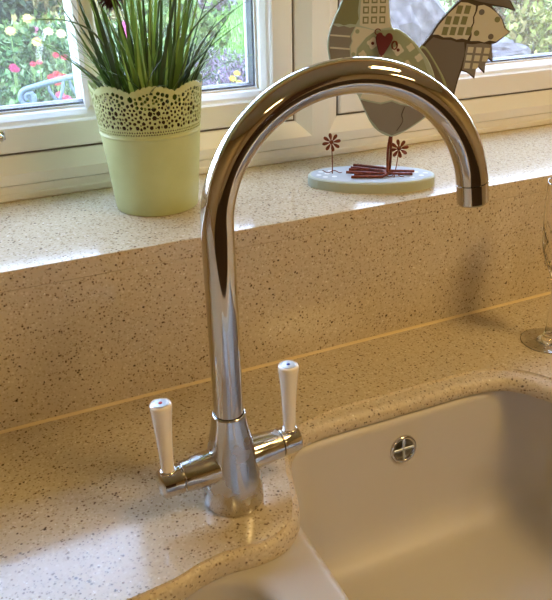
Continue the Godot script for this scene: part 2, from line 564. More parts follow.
func build_worktop() -> void:
	var v := hole_outline()   # in x, z
	var n := v.size()
	# outward direction (away from the hole)
	var area := 0.0
	for i in n:
		area += v[i].cross(v[(i + 1) % n])
	var sgn := 1.0 if area > 0.0 else -1.0
	var out := []
	for i in n:
		var t: Vector2 = (v[(i + 1) % n] - v[(i - 1 + n) % n]).normalized()
		out.append(Vector2(t.y, -t.x) * sgn)
	var prof := [Vector2(0.019, 0.0), Vector2(0.0186, -0.0008), Vector2(0.0180, -0.0024), Vector2(0.0168, -0.0028), Vector2(0.009, -0.0036), Vector2(0.0055, -0.0047), Vector2(0.0026, -0.0068), Vector2(0.0008, -0.0098), Vector2(0.0, -0.0135), Vector2(0.0, -0.0185), Vector2(0.0015, -0.02)]
	var st := start()
	var rings := []
	for p in prof:
		var ring := []
		for i in n:
			var wide := lerpf(0.34, 1.0, smoothstep(0.06, 0.16, v[i].x))
			var q: Vector2 = v[i] + out[i] * p.x * wide
			ring.append(Vector3(q.x, p.y, q.y))
		rings.append(ring)
	st.set_smooth_group(3)
	for r in rings.size() - 1:
		for i in n:
			var k := (i + 1) % n
			var nn := Vector3(-out[i].x, 0.6, -out[i].y)
			if r == rings.size() - 2:
				nn = Vector3(-out[i].x, -1.5, -out[i].y)
			quad_n(st, rings[r][i], rings[r][k], rings[r + 1][k], rings[r + 1][i], nn)
	var edge_mesh := done(st)
	st = start()
	# top and underside: two halves joined along x = 0.15
	var X0 := -2.0
	var X1 := 2.4
	var Z0 := SPL - 0.0
	var Z1 := 0.43
	for lvl in [[0, 0.0, Vector3.UP], [rings.size() - 1, -0.02, Vector3.DOWN]]:
		var ring: Array = rings[lvl[0]]
		# keyhole: outer rectangle bridged to the hole at the point nearest to the front left corner
		var best := 0
		for i in n:
			if ring[i].z > ring[best].z - 0.0 and absf(ring[i].x - 0.1) < 0.03 and ring[i].z > 0.3:
				best = i
		var poly := PackedVector2Array()
		var hole := []
		for i in n:
			var q: Vector3 = ring[(best + i) % n]
			hole.append(Vector2(q.x, q.z))
		var harea := 0.0
		for i in n:
			harea += hole[i].cross(hole[(i + 1) % n])
		var outer := [Vector2(hole[0].x, Z1), Vector2(X1, Z1), Vector2(X1, Z0), Vector2(X0, Z0), Vector2(X0, Z1), Vector2(hole[0].x - 0.00002, Z1)]
		var oarea := 0.0
		for i in outer.size():
			oarea += outer[i].cross(outer[(i + 1) % outer.size()])
		if harea * oarea > 0.0:
			var first = hole.pop_front()
			hole.reverse()
			hole.push_front(first)
		for p in outer:
			poly.append(p)
		poly.append(hole[0] - Vector2(0.00002, 0))
		# walk the hole so that the far side of the bridge is met first
		for i in range(1, n):
			poly.append(hole[i])
		poly.append(hole[0])
		var idx := Geometry2D.triangulate_polygon(poly)
		if idx.is_empty():
			print("worktop triangulation failed")
		for i in range(0, idx.size(), 3):
			tri(st, Vector3(poly[idx[i]].x, lvl[1], poly[idx[i]].y), Vector3(poly[idx[i + 1]].x, lvl[1], poly[idx[i + 1]].y), Vector3(poly[idx[i + 2]].x, lvl[1], poly[idx[i + 2]].y), lvl[2])
	quad_n(st, Vector3(X0, 0, Z1), Vector3(X1, 0, Z1), Vector3(X1, -0.02, Z1), Vector3(X0, -0.02, Z1), Vector3.BACK)
	var o := part("worktop", done(st), M.quartz)
	tag(o, "cream speckled quartz worktop with rounded cutout around the sink", "worktop")
	part("cutout_edge", edge_mesh, M.quartz_edge, o)
	# base units below the worktop
	var units := [[-1.98, -1.0], [-0.99, -0.26], [-0.25, 0.55], [0.56, 1.3], [1.31, 2.38]]
	var where := ["in the left corner", "left of the sink unit", "under the sink", "right of the sink unit", "in the right corner"]
	for i in units.size():
		var a: float = units[i][0]
		var b: float = units[i][1]
		var u := thing("base_cabinet", Vector3(a, FLOOR, 0))
		tag(u, "cream kitchen base cabinet " + where[i], "cabinet", "base cabinets below the worktop")
		var w := b - a
		var cs := start()
		add_box(cs, Vector3(0, 0.1, SPL), Vector3(0.018, 0.879, 0.38))
		add_box(cs, Vector3(w - 0.018, 0.1, SPL), Vector3(w, 0.879, 0.38))
		add_box(cs, Vector3(0, 0.1, SPL), Vector3(w, 0.118, 0.38))
		add_box(cs, Vector3(0, 0, 0.3), Vector3(w, 0.1, 0.32))
		add_box(cs, Vector3(0, 0, SPL), Vector3(w, 0.1, SPL + 0.02))
		part("carcass", done(cs), M.cabinet, u)
		for h in 2:
			var dr := part("door", box(Vector3(0.003 + h * w / 2, 0.105, 0.381), Vector3((h + 1) * w / 2 - 0.003, 0.872, 0.40), 0.003), M.cabinet, u)
			var hx := w / 2 + (-0.03 if h == 0 else 0.03)
			part("handle", tube([Vector3(hx, 0.62, 0.40), Vector3(hx, 0.62, 0.425), Vector3(hx, 0.8, 0.425), Vector3(hx, 0.8, 0.40)], [0.005], 10), M.chrome, dr)

func rrect(cx: float, cz: float, hx: float, hz: float, r: float, per := 12) -> Array:
	var out := []
	r = minf(r, minf(hx, hz))
	var corners := [[1, 1, 0.0], [-1, 1, PI / 2], [-1, -1, PI], [1, -1, 1.5 * PI]]
	for c in corners:
		for k in per + 1:
			var a: float = c[2] + PI / 2 * k / per
			out.append(Vector2(cx + c[0] * (hx - r) + cos(a) * r, cz + c[1] * (hz - r) + sin(a) * r))
	return out

var overflow_at := Vector3.ZERO
var overflow_out := Vector3.BACK

func bowl_mesh(x0: float, x1: float, z0: float, z1: float, cr: float, depth: float, fr: float, flange: float, hole := Vector2.ZERO) -> ArrayMesh:
	var prof := [Vector2(-flange, -0.0206), Vector2(0.0, -0.0206)]
	var er := 0.010
	for k in range(1, 7):
		var a := PI / 2 * k / 6 * 0.93
		prof.append(Vector2(er * sin(a), -0.0206 - er * (1 - cos(a))))
	var wall_bottom := Vector2(0.024, -0.02 - depth + fr)
	prof.append(wall_bottom)
	for k in range(1, 11):
		var a := 0.12 + (PI / 2 - 0.12) * k / 10
		prof.append(Vector2(wall_bottom.x + fr * (1 - cos(a)), wall_bottom.y - fr * sin(a)))
	var last: Vector2 = prof[prof.size() - 1]
	prof.append(Vector2(last.x + 0.03, last.y - 0.0012))
	var cx := (x0 + x1) / 2
	var cz := (z0 + z1) / 2
	var hx := (x1 - x0) / 2
	var hz := (z1 - z0) / 2
	var st := start()
	var rings := []
	for p in prof:
		var rr := maxf(0.006, cr - p.x * 0.8) if p.x >= 0.0 else 0.004
		var ring := []
		for q in rrect(cx, cz, hx - p.x, hz - p.x, rr):
			ring.append(Vector3(q.x, p.y, q.y))
		rings.append(ring)
	var n: int = rings[0].size()
	st.set_smooth_group(1)
	for r in rings.size() - 1:
		for i in n:
			var k := (i + 1) % n
			var c: Vector3 = Vector3(cx, rings[r][i].y + 0.05, cz) - rings[r][i]
			if r == 0:
				c = Vector3.UP
			if hole != Vector2.ZERO and r == 7 and i == 38:
				pierced(st, rings[r][i], rings[r][k], rings[r + 1][k], rings[r + 1][i], hole)
				st.set_smooth_group(1)
				continue
			quad_n(st, rings[r][i], rings[r][k], rings[r + 1][k], rings[r + 1][i], c)
	var e: Array = rings[rings.size() - 1]
	for i in n:
		tri(st, Vector3(cx, e[0].y - 0.003, cz), e[i], e[(i + 1) % n], Vector3.UP)
	return done(st)

# flat wall panel with a round overflow pipe leading out through it
func pierced(st: SurfaceTool, a: Vector3, b: Vector3, c: Vector3, d: Vector3, hole: Vector2) -> void:
	var u := (b - a).normalized()
	var n := (b - a).cross(d - a).normalized()
	if n.z < 0.0:
		n = -n
	var v := n.cross(u)
	var t := (hole.y - a.y) / v.y
	var m := Vector2(hole.x - a.x, t)
	overflow_at = a + u * m.x + v * m.y
	overflow_out = n
	var R := 0.0125
	var rim := []
	for k in 28:
		rim.append(m + Vector2(cos(TAU * k / 28 + PI / 2), sin(TAU * k / 28 + PI / 2)) * R)
	# the panel in two halves, left and right of the hole
	var q := []
	for p in [a, b, c, d]:
		q.append(Vector2((p - a).dot(u), (p - a).dot(v)))
	var top := Vector2(m.x, 0.0)
	var low := Vector2(m.x, q[2].y)
	var left := [q[0], top]
	var right := [q[1], top]
	var up_first: bool = rim[0].y > m.y
	for k in 15:
		left.append(rim[k] if up_first else rim[(14 + k) % 28])
		right.append(rim[(28 - k) % 28] if up_first else rim[(42 - k) % 28])
	left.append_array([low, q[3]])
	right.append_array([low, q[2]])
	for half in [left, right]:
		var poly := PackedVector2Array(half)
		var idx := Geometry2D.triangulate_polygon(poly)
		if idx.is_empty():
			print("overflow panel failed")
		for k in range(0, idx.size(), 3):
			tri(st, a + u * poly[idx[k]].x + v * poly[idx[k]].y, a + u * poly[idx[k + 1]].x + v * poly[idx[k + 1]].y, a + u * poly[idx[k + 2]].x + v * poly[idx[k + 2]].y, n)
	st.set_smooth_group(-1)
	for k in 28:
		var e: Vector2 = rim[k]
		var f: Vector2 = rim[(k + 1) % 28]
		var p0 := a + u * e.x + v * e.y
		var p1 := a + u * f.x + v * f.y
		var back := -n * 0.10 + Vector3.DOWN * 0.03
		quad_n(st, p0, p1, p1 + back, p0 + back, overflow_at - p0)
		tri(st, overflow_at + back, p0 + back, p1 + back, n)

func build_sink() -> void:
	var s := thing("kitchen_sink", Vector3.ZERO)
	tag(s, "cream undermounted double bowl sink with chrome overflow below the worktop", "sink")
	part("main_bowl", bowl_mesh(0.040, 0.412, -0.068, 0.372, 0.062, 0.158, 0.045, 0.018, Vector2(0.2165, -0.0585)), M.sink, s)
	part("half_bowl", bowl_mesh(-0.195, 0.004, 0.052, 0.372, 0.055, 0.12, 0.035, 0.018), M.sink, s)
	# overflow on the back wall
	var o := Node3D.new()
	o.name = "overflow"
	s.add_child(o)
	o.position = overflow_at
	o.rotation.x = -asin(overflow_out.y)
	var face := Basis(Vector3.RIGHT, PI / 2)
	part("ring", lathe([[Vector2(0.0165, 0.0), Vector2(0.0163, 0.0018), Vector2(0.0152, 0.0030), Vector2(0.0138, 0.0031), Vector2(0.0126, 0.0022)], [Vector2(0.0126, 0.0022), Vector2(0.0126, -0.001)]], 40, face), M.chrome, o)
	part("cross", done(cross_mesh()), M.steel, o)
	# drains
	for d in [[Vector3(0.226, -0.1835, 0.152), 0.045], [Vector3(-0.0955, -0.1455, 0.212), 0.035]]:
		var g := Node3D.new()
		g.name = "drain"
		s.add_child(g, true)
		g.position = d[0]
		var rr: float = d[1]
		part("flange", lathe([[Vector2(rr, 0.0), Vector2(rr * 0.97, 0.0025), Vector2(rr * 0.72, 0.001), Vector2(rr * 0.7, -0.002)]], 40), M.chrome, g)
		part("strainer", lathe([[Vector2(rr * 0.66, -0.001), Vector2(rr * 0.5, 0.001), Vector2(rr * 0.12, 0.001), Vector2(rr * 0.1, 0.007), Vector2(0, 0.008)]], 40), M.chrome, g)

func cross_mesh() -> SurfaceTool:
	var st := start()
	add_box(st, Vector3(-0.0128, -0.0015, 0.0004), Vector3(0.0128, 0.0015, 0.0022), 0.0004)
	add_box(st, Vector3(-0.0015, -0.0128, 0.0004), Vector3(0.0015, 0.0128, 0.0022), 0.0004)
	return st

# ------------------------------------------------------------------ tap
func build_tap() -> void:
	var t := thing("kitchen_tap", Vector3.ZERO)
	tag(t, "tall chrome swan neck mixer tap with two white lever handles", "tap")
	part("base_seal", lathe([[Vector2(0.0245, 0.0), Vector2(0.0245, 0.0013), Vector2(0.02, 0.0014)]], 64), M.rubber, t)
	var bp := smooth([Vector2(0.0264, 0.0012), Vector2(0.0265, 0.006), Vector2(0.0258, 0.015), Vector2(0.0243, 0.030), Vector2(0.0218, 0.045), Vector2(0.0192, 0.060), Vector2(0.0166, 0.075), Vector2(0.0148, 0.086), Vector2(0.0142, 0.090)], 4)
	part("body", lathe([bp, [Vector2(0.0142, 0.090), Vector2(0.0138, 0.0912), Vector2(0.0129, 0.0913)], [Vector2(0.0129, 0.0913), Vector2(0.0126, 0.089)]], 72), M.chrome_worn, t)
	# swan neck
	var phi := deg_to_rad(10.0)
	var dir := Vector3(cos(phi), 0, sin(phi))
	var R := 0.102
	var yc := 0.2535
	var pr := 0.0124
	var pts := [Vector3(0, 0.085, 0), Vector3(0, 0.12, 0), Vector3(0, 0.16, 0), Vector3(0, 0.2, 0), Vector3(0, 0.235, 0)]
	var end := 171.0
	for k in 61:
		var a := deg_to_rad(end * k / 60.0)
		pts.append(dir * (R - R * cos(a)) + Vector3.UP * (yc + R * sin(a)))
	part("swan_neck", tube(pts, [pr], 40), M.chrome, t)
	var a1 := deg_to_rad(end)
	var p1 := dir * (R - R * cos(a1)) + Vector3.UP * (yc + R * sin(a1))
	var td := (dir * sin(a1) + Vector3.UP * cos(a1)).normalized()
	part("joint_ring", tube([p1 - td * 0.0005, p1 + td * 0.0015], [pr - 0.0016], 40), M.chrome, t)
	var nb := Basis(Quaternion(Vector3.UP, td))
	part("nozzle", lathe([[Vector2(pr - 0.0004, 0.0007), Vector2(pr, 0.0009)], [Vector2(pr, 0.0009), Vector2(pr, 0.0160)], [Vector2(pr, 0.0160), Vector2(pr - 0.0008, 0.0176), Vector2(pr - 0.0022, 0.0182)], [Vector2(pr - 0.0022, 0.0182), Vector2(pr - 0.003, 0.0172), Vector2(0.0, 0.0172)]], 48, nb), M.chrome, t).position = p1
	# valve arms with levers
	var ya := 0.0415
	var yaw := deg_to_rad(4.0)
	for s in [-1.0, 1.0]:
		var bas := Basis(Vector3.UP, yaw) * (Basis(Vector3.BACK, PI / 2) if s < 0 else Basis(Vector3.BACK, -PI / 2))
		var arm := part("valve_arm", lathe([[Vector2(0.0158, 0.0), Vector2(0.0152, 0.02), Vector2(0.0142, 0.033), Vector2(0.0130, 0.0455)], [Vector2(0.0130, 0.0455), Vector2(0.0125, 0.0462), Vector2(0.0110, 0.0462)]], 48, bas), M.chrome_worn if s < 0 else M.chrome_worn, t)
		arm.position = Vector3(0, ya, 0)
		var gap := part("joint_ring", lathe([[Vector2(0.0112, 0.0455), Vector2(0.0112, 0.0476)]], 40, bas), M.chrome, t)
		gap.position = arm.position
		var cap := part("handle_cap", lathe([[Vector2(0.0110, 0.0470), Vector2(0.0125, 0.0471), Vector2(0.0129, 0.0478)], [Vector2(0.0129, 0.0478), Vector2(0.0124, 0.061), Vector2(0.0118, 0.0640)], [Vector2(0.0118, 0.0640), Vector2(0.0106, 0.0652), Vector2(0.006, 0.0664), Vector2(0.0, 0.0668)]], 48, bas), M.chrome, t)
		cap.position = arm.position
		var lev := part("lever", lathe([[Vector2(0.0054, 0.009), Vector2(0.0056, 0.02), Vector2(0.0066, 0.045), Vector2(0.0081, 0.066), Vector2(0.0088, 0.0725)], [Vector2(0.0088, 0.0725), Vector2(0.0088, 0.0752), Vector2(0.0084, 0.0763), Vector2(0.0066, 0.0766)]], 40), M.ceramic, t)
		lev.position = Vector3(s * 0.0572 * cos(yaw), ya + 0.0012, -s * 0.0572 * sin(yaw))
		tag(lev, "white ceramic lever handle")
		var btn := part("button", lathe([[Vector2(0.0068, 0.0764), Vector2(0.0065, 0.0770), Vector2(0.005, 0.0772), Vector2(0.0, 0.0773)]], 32), M.steel, lev)
		tag(btn, "chrome cap on the lever")
		part("temperature_dot", lathe([[Vector2(0.0017, 0.0772), Vector2(0.0014, 0.0777), Vector2(0.0, 0.0778)]], 20), M.red if s < 0 else M.blue, lev)
		part("lever_collar", lathe([[Vector2(0.0072, 0.0098), Vector2(0.0072, 0.0112), Vector2(0.0062, 0.0122), Vector2(0.0054, 0.0122)]], 32), M.chrome, lev)

# ------------------------------------------------------------------ potted grass
var lace := []

func punch(x: float, v: float, r: float) -> void:
	# one hole, unless it would break into another
	var u := 48.5
	for q in lace:
		var dx: float = absf(fposmod(x - q[0] + u / 2, u) - u / 2)
		if Vector2(dx, v - q[1]).length() < r + q[2] + 0.42:
			return
	lace.append([fposmod(x, u), v, r, r])

func make_lace() -> void:
	# holes of one repeat as [x, v, radius, radius] in millimetres; x from the valley between two scallops
	var u := 48.5
	for k in 16:
		punch(u * (k + 0.5) / 16.0, 3.0, 0.95)
		punch(u * k / 16.0, 6.0, 0.95)
	punch(0.0, 40.5, 3.0)
	# four-petal group in the middle of each fan
	for k in 4:
		var a := TAU * k / 4.0
		punch(u / 2 + cos(a) * 4.6, 25.5 + sin(a) * 4.6, 2.55)
	# flower hanging from each valley
	punch(0.0, 25.0, 1.7)
	for k in 7:
		var a := TAU * k / 7.0 + 0.3
		punch(cos(a) * 5.0, 25.0 + sin(a) * 5.0, 1.45)
	for k in 6:
		punch(u * (k + 0.5) / 6.0, 11.0, 2.3 if k % 2 else 1.8)
	for k in 11:
		var a := TAU * k / 11.0
		punch(cos(a) * 9.6, 25.0 + sin(a) * 9.6, 1.9)
	for k in 12:
		var a := TAU * k / 12.0
		punch(u / 2 + cos(a) * 10.6, 25.5 + sin(a) * 10.6, 1.5)
	for k in 12:
		var a := PI * (k + 0.5) / 12.0
		punch(u / 2 + cos(a) * 15.2, 27.0 + sin(a) * 15.2, 1.9)
	# small holes in what is left of the sheet
	var r := RandomNumberGenerator.new()
	r.seed = 9
	for rad in [2.1, 1.6, 1.2, 0.9]:
		for k in 260:
			var x := r.randf() * u
			var v := r.randf_range(9.0, 46.0)
			if v < 40.0 + 6.0 * absf(sin(PI * x / u)):
				punch(x, v, rad)

func lace_hole(s: float, v: float) -> bool:
	var x := s * 48.5
	var y := v * 1000.0
	for q in lace:
		var dy: float = (y - q[1]) / q[3]
		if absf(dy) > 1.0:
			continue
		for off in [0.0, 48.5, -48.5]:
			var dx: float = (x - q[0] + off) / q[2]
			if dx * dx + dy * dy < 1.0:
				return true
	return false

func build_pot() -> void:
	var p := thing("potted_grass", Vector3(0.0375, SILL, -0.3175))
	tag(p, "pale green lace rimmed metal pot of ornamental grass on the window sill", "potted plant")
	var wall := [Vector2(0.0462, 0.0005), Vector2(0.0470, 0.0022), Vector2(0.0505, 0.04), Vector2(0.0548, 0.0855)]
	part("pot", lathe([[Vector2(0.0, 0.001), Vector2(0.0455, 0.001)], [Vector2(0.0455, 0.0012), Vector2(0.0462, 0.0005)], wall, [Vector2(0.0548, 0.0855), Vector2(0.0556, 0.0860), Vector2(0.0559, 0.0872), Vector2(0.0557, 0.0886), Vector2(0.0552, 0.0892)], [Vector2(0.0536, 0.0892), Vector2(0.0490, 0.04), Vector2(0.046, 0.004), Vector2(0.0, 0.004)]], 96), M.pot, p)
	# pierced lace rim: real holes through a thin shell
	var rep := 8
	var nu := 560
	var nv := 66
	var h := 0.0535
	var y0 := 0.0890
	var r0 := 0.0552
	var r1 := 0.0612
	make_lace()
	var solid := []
	for i in nu:
		var col := PackedByteArray()
		col.resize(nv)
		var s := fposmod((i + 0.5) / nu * rep + 0.3, 1.0)
		# scalloped top with small teeth
		var crest := h - 0.0075 + 0.0062 * absf(sin(PI * s)) + 0.0013 * absf(sin(PI * s * 8.0))
		for j in nv:
			var v := (j + 0.5) / nv * h
			col[j] = 1 if v < crest and not lace_hole(s, v) else 0
		solid.append(col)
	var st := start()
	var th := 0.0009
	var P := func(i: int, j: int, inner: float) -> Vector3:
		var a := TAU * i / nu
		var f := float(j) / nv
		var r := lerpf(r0, r1, f) - inner
		return Vector3(r * cos(a), y0 + h * f, r * sin(a))
	for i in nu:
		for j in nv:
			if solid[i][j] == 0:
				continue
			var a := TAU * (i + 0.5) / nu
			var o := Vector3(cos(a), 0, sin(a))
			st.set_smooth_group(1)
			quad_n(st, P.call(i, j, 0.0), P.call(i + 1, j, 0.0), P.call(i + 1, j + 1, 0.0), P.call(i, j + 1, 0.0), o)
			st.set_smooth_group(2)
			quad_n(st, P.call(i, j, th), P.call(i + 1, j, th), P.call(i + 1, j + 1, th), P.call(i, j + 1, th), -o)
			st.set_smooth_group(-1)
			var t := Vector3(-sin(a), 0, cos(a))
			if solid[(i + 1) % nu][j] == 0:
				quad_n(st, P.call(i + 1, j, 0.0), P.call(i + 1, j, th), P.call(i + 1, j + 1, th), P.call(i + 1, j + 1, 0.0), t)
			if solid[(i - 1 + nu) % nu][j] == 0:
				quad_n(st, P.call(i, j, 0.0), P.call(i, j, th), P.call(i, j + 1, th), P.call(i, j + 1, 0.0), -t)
			if j + 1 >= nv or solid[i][j + 1] == 0:
				quad_n(st, P.call(i, j + 1, 0.0), P.call(i, j + 1, th), P.call(i + 1, j + 1, th), P.call(i + 1, j + 1, 0.0), Vector3.UP)
			if j > 0 and solid[i][j - 1] == 0:
				quad_n(st, P.call(i, j, 0.0), P.call(i, j, th), P.call(i + 1, j, th), P.call(i + 1, j, 0.0), Vector3.DOWN)
	var rim := part("lace_rim", done(st), M.pot, p)
	tag(rim, "pierced lace patterned rim")
	# compost
	part("soil", lathe([[Vector2(0.0462, 0.02), Vector2(0.0528, 0.088), Vector2(0.0538, 0.110), Vector2(0.052, 0.114)], [Vector2(0.052, 0.114), Vector2(0.03, 0.117), Vector2(0.0, 0.118)]], 48), M.soil, p)
	# blades: eight shapes, many blades
	var greens := [blade_mat(c8(84, 112, 36)), blade_mat(c8(112, 140, 52)), blade_mat(c8(64, 90, 34)), blade_mat(c8(140, 164, 74)), blade_mat(c8(48, 66, 28))]
	var shapes := []
	for k in 8:
		shapes.append(blade_mesh(0.03 + 0.06 * k, 0.0027 + 0.0004 * (k % 3)))
	for i in 170:
		var a := rng.randf() * TAU
		var rr := 0.041 * sqrt(rng.randf())
		var short := rng.randf() < 0.66
		var lean := rng.randf_range(0.02, 0.14) + rr / 0.041 * (rng.randf_range(0.12, 0.5) if short else rng.randf_range(0.02, 0.26))
		var b := part("blade", shapes[rng.randi() % (4 if lean < 0.3 else 8)], greens[rng.randi() % greens.size()], p)
		var ln := rng.randf_range(0.055, 0.115) if short else rng.randf_range(0.13, 0.25)
		b.position = Vector3(cos(a) * rr, 0.113, sin(a) * rr)
		b.basis = Basis(Vector3.UP, -a + rng.randf_range(-0.5, 0.5)) * Basis(Vector3.BACK, -lean) * Basis(Vector3.UP, rng.randf_range(-1.2, 1.2)) * Basis.from_scale(Vector3(1, ln, 1) * 1.0)
	# a few long loose blades
	var thin := blade_mat(c8(84, 104, 74))
	for c in [
		[Vector3(-0.03, 0.115, 0.0), Vector3(-0.045, 0.18, 0.02), Vector3(-0.075, 0.205, 0.035), Vector3(-0.12, 0.210, 0.05)],
		[Vector3(0.03, 0.115, 0.01), Vector3(0.06, 0.165, 0.0), Vector3(0.095, 0.195, -0.01), Vector3(0.15, 0.222, -0.02)],
		[Vector3(0.02, 0.115, 0.02), Vector3(0.04, 0.175, 0.02), Vector3(0.075, 0.21, 0.02), Vector3(0.12, 0.232, 0.02)],
		[Vector3(-0.035, 0.115, 0.015), Vector3(-0.05, 0.14, 0.02), Vector3(-0.068, 0.16, 0.025), Vector3(-0.088, 0.176, 0.03)],
	]:
		part("blade", tube(smooth(c, 6), [0.0014, 0.0014, 0.0014, 0.0013, 0.0013, 0.0013, 0.0012, 0.0012, 0.0011, 0.001, 0.0009, 0.0008, 0.0007, 0.0006, 0.0005, 0.0005, 0.0004, 0.0003, 0.0002], 5), thin, p)
	# brown bristly flower heads at the top of two stems
	var brown := mat(c8(70, 36, 34), 0.8)
	for hd in [[Vector3(-0.029, 0.2290, 0.014), Vector3(0.005, 0.115, 0.005)], [Vector3(0.045, 0.285, -0.02), Vector3(0.01, 0.115, -0.01)]]:
		var fs := start()
		fs.set_smooth_group(-1)
		for i in 220:
			var zz := 1.0 - 2.0 * (i + 0.5) / 220
			var aa := i * 2.39996
			var d := Vector3(sqrt(1 - zz * zz) * cos(aa), zz, sqrt(1 - zz * zz) * sin(aa))
			var u := d.cross(Vector3(0.3, 0.9, 0.1)).normalized() * 0.0011
			var ln := rng.randf_range(0.012, 0.0165)
			tri(fs, d * 0.002 - u, d * 0.002 + u, d * ln * 0.8 + u * 0.9, u.cross(d))
			tri(fs, d * 0.002 - u, d * ln * 0.8 + u * 0.9, d * ln - u * 0.3, u.cross(d))
		var head := part("flower_head", done(fs), brown, p)
		head.position = hd[0]
		head.scale = Vector3.ONE * 1.35
		tag(head, "brown bristly flower head")
		part("flower_stem", tube(smooth([hd[1], (hd[0] + hd[1]) / 2 + Vector3(-0.004, 0, 0), hd[0]], 6), [0.0012], 6), greens[2], p)

func blade_mesh(curve: float, width: float) -> ArrayMesh:
	# unit-high blade bending towards +x, folded along its middle
	var st := start()
	st.set_smooth_group(1)
	var n := 9
	var rows := []
	for i in n + 1:
		var t := float(i) / n
		var w := width * (0.55 + 0.45 * sin(PI * minf(1.0, t * 1.6 + 0.15))) * pow(1.0 - t, 0.55) if t < 1 else 0.0
		var c := Vector3(curve * 0.16 * t * t, t, 0)
		rows.append([c + Vector3(0.0006, 0, -w), c, c + Vector3(0.0006, 0, w)])
	for i in n:
		for k in 2:
			quad(st, rows[i][k], rows[i + 1][k], rows[i + 1][k + 1], rows[i][k + 1])
	return done(st)

# ------------------------------------------------------------------ wooden hen ornament
func build_bird() -> void:
	var b := thing("hen_ornament", Vector3(0.2956, SILL, -0.2701), -deg_to_rad(28.1))
	tag(b, "flat patchwork wooden hen on an oval stand with rusty wire legs and flowers", "ornament")
	var edge := mat(c8(176, 190, 180), 0.6)
	var olive := mat(c8(130, 132, 98), 0.8)
	var cream := mat(c8(214, 210, 196), 0.8)
	var taupe := mat(c8(136, 130, 125), 0.8)
	var dark := mat(c8(116, 109, 105), 0.8)
	var sage := mat(c8(156, 166, 140), 0.8)
	var stitch := mat(c8(78, 66, 56), 0.8)
	var deepred := mat(c8(98, 22, 26), 0.6)
	var paper := triplanar(mat(c8(176, 184, 190), 0.7), 30.0)
	# oval stand
	var oval := []
	for i in 56:
		oval.append(Vector2(cos(TAU * i / 56) * 0.0775, sin(TAU * i / 56) * 0.040))
	var base := part("stand", slab(oval, 0.0, 0.0125, 0.0014), mat(c8(188, 196, 178), 0.55), b)
	base.rotation.x = -PI / 2
	base.position.z = 0.003
	var sp := part("stand_paper", slab(inset(oval, 0.0035), 0.0125, 0.0128), paper, b)
	sp.rotation.x = -PI / 2
	sp.position.z = 0.003
	for q in [[-0.062, 0.008], [-0.054, 0.0], [-0.064, -0.006], [-0.05, 0.012], [-0.045, -0.012], [-0.056, -0.014], [0.055, 0.006], [0.06, -0.008], [0.048, -0.016], [0.066, 0.002]]:
		var bl := part("printed_spot", slab(circle2(Vector2(q[0], q[1]), 0.0033, 12), 0.0128, 0.013), mat(c8(226, 230, 232), 0.7), b)
		bl.rotation.x = -PI / 2
		bl.position.z = 0.003
	# boards
	var zt := 0.0
	var body_o := smooth(mm([[22.2, 58.8], [38.5, 65.4], [56.6, 77.6], [67.5, 88], [72.5, 103], [71.5, 118], [62.1, 141.9], [50.1, 157.8], [38.2, 169.8], [25.4, 178.7], [17, 181.5], [13.5, 200], [12.4, 215], [12, 235], [8, 255], [-6, 268], [-22, 264], [-31, 252], [-47, 246], [-34, 238], [-37, 222], [-39.4, 210.5], [-46.1, 195.4], [-52.2, 180.3], [-55.2, 166.4], [-54.2, 154.4], [-50.5, 142], [-43, 130], [-32, 120], [-19.8, 108.5], [-5.4, 79.1], [6, 65.6]]), 3, true)
	var body := part("body_board", slab(body_o, -0.004, 0.006, 0.0008), edge, b)
	var tail_o := mm([[60, 92], [86, 92], [93.6, 103.8], [97, 122.6], [99.6, 131.8], [106.1, 130], [115.1, 123], [116.5, 137.5], [126, 128.6], [126.5, 146.3], [134.5, 140.5], [131, 160.9], [136, 162], [150.2, 173.4], [144.8, 177.6], [139.9, 187.5], [126.6, 201.4], [140.7, 199], [153.5, 195.2], [147, 206], [133, 215], [112, 220], [97, 214], [90.8, 207.6], [78.8, 195.4], [67.7, 182], [60.6, 170.5], [52.5, 160.2], [45, 140]])
	var tail := part("tail_board", slab(tail_o, -0.012, -0.0045, 0.0006), stitch, b)
	# head details above the neck
	part("comb", slab(smooth(mm([[-24, 260], [-27, 274], [-19, 270], [-15, 282], [-8, 273], [0, 281], [3, 268], [8, 258], [-6, 262]]), 3, true), -0.0035, 0.0035, 0.0005), deepred, b)
	part("eye", slab(circle2(Vector2(-0.017, 0.25), 0.0025, 14), 0.006, 0.007), stitch, b)
	# patches glued on the body
	var z0 := 0.006
	var z1 := 0.0066
	patch("patch", [[-38.2, 210.5], [-37, 222], [-30, 232], [-20, 232], [-20.5, 210.2], [-21.6, 198.8], [-20.4, 191.1], [-23.3, 185.3], [-30, 186], [-36.7, 184.6], [-42, 186.5], [-48.1, 186.7], [-44.1, 197.3]], z0, z1, olive, body)
	var pl := patch("patch", [[-18.5, 210.1], [-18, 232], [-4, 245], [9, 240], [10.5, 222], [11.3, 209.6], [13.2, 194.4], [15.6, 182], [-1.5, 179.2], [-19.1, 184.3], [-18.9, 196.8]], z0, z1, cream, body)
	var pane := start()
	for iy in 5:
		for ix in 3:
			var px := -16.0 + ix * 9.2 + (iy % 2) * 0.0
			var py := 186.0 + iy * 10.5
			if py > 236 or (ix == 2 and iy == 4): continue
			add_slab(pane, mm([[px, py], [px + 6.6, py], [px + 6.6, py + 7.4], [px, py + 7.4]]), z1, z1 + 0.0003)
	part("printed_squares", done(pane), olive, pl)
	var inner := start()
	for iy in 5:
		for ix in 3:
			var px := -14.4 + ix * 9.2
			var py := 187.6 + iy * 10.5
			if py > 236 or (ix == 2 and iy == 4): continue
			add_slab(inner, mm([[px, py], [px + 3.6, py], [px + 3.6, py + 4.2], [px, py + 4.2]]), z1 + 0.0003, z1 + 0.0005)
	part("printed_squares", done(inner), cream, pl)
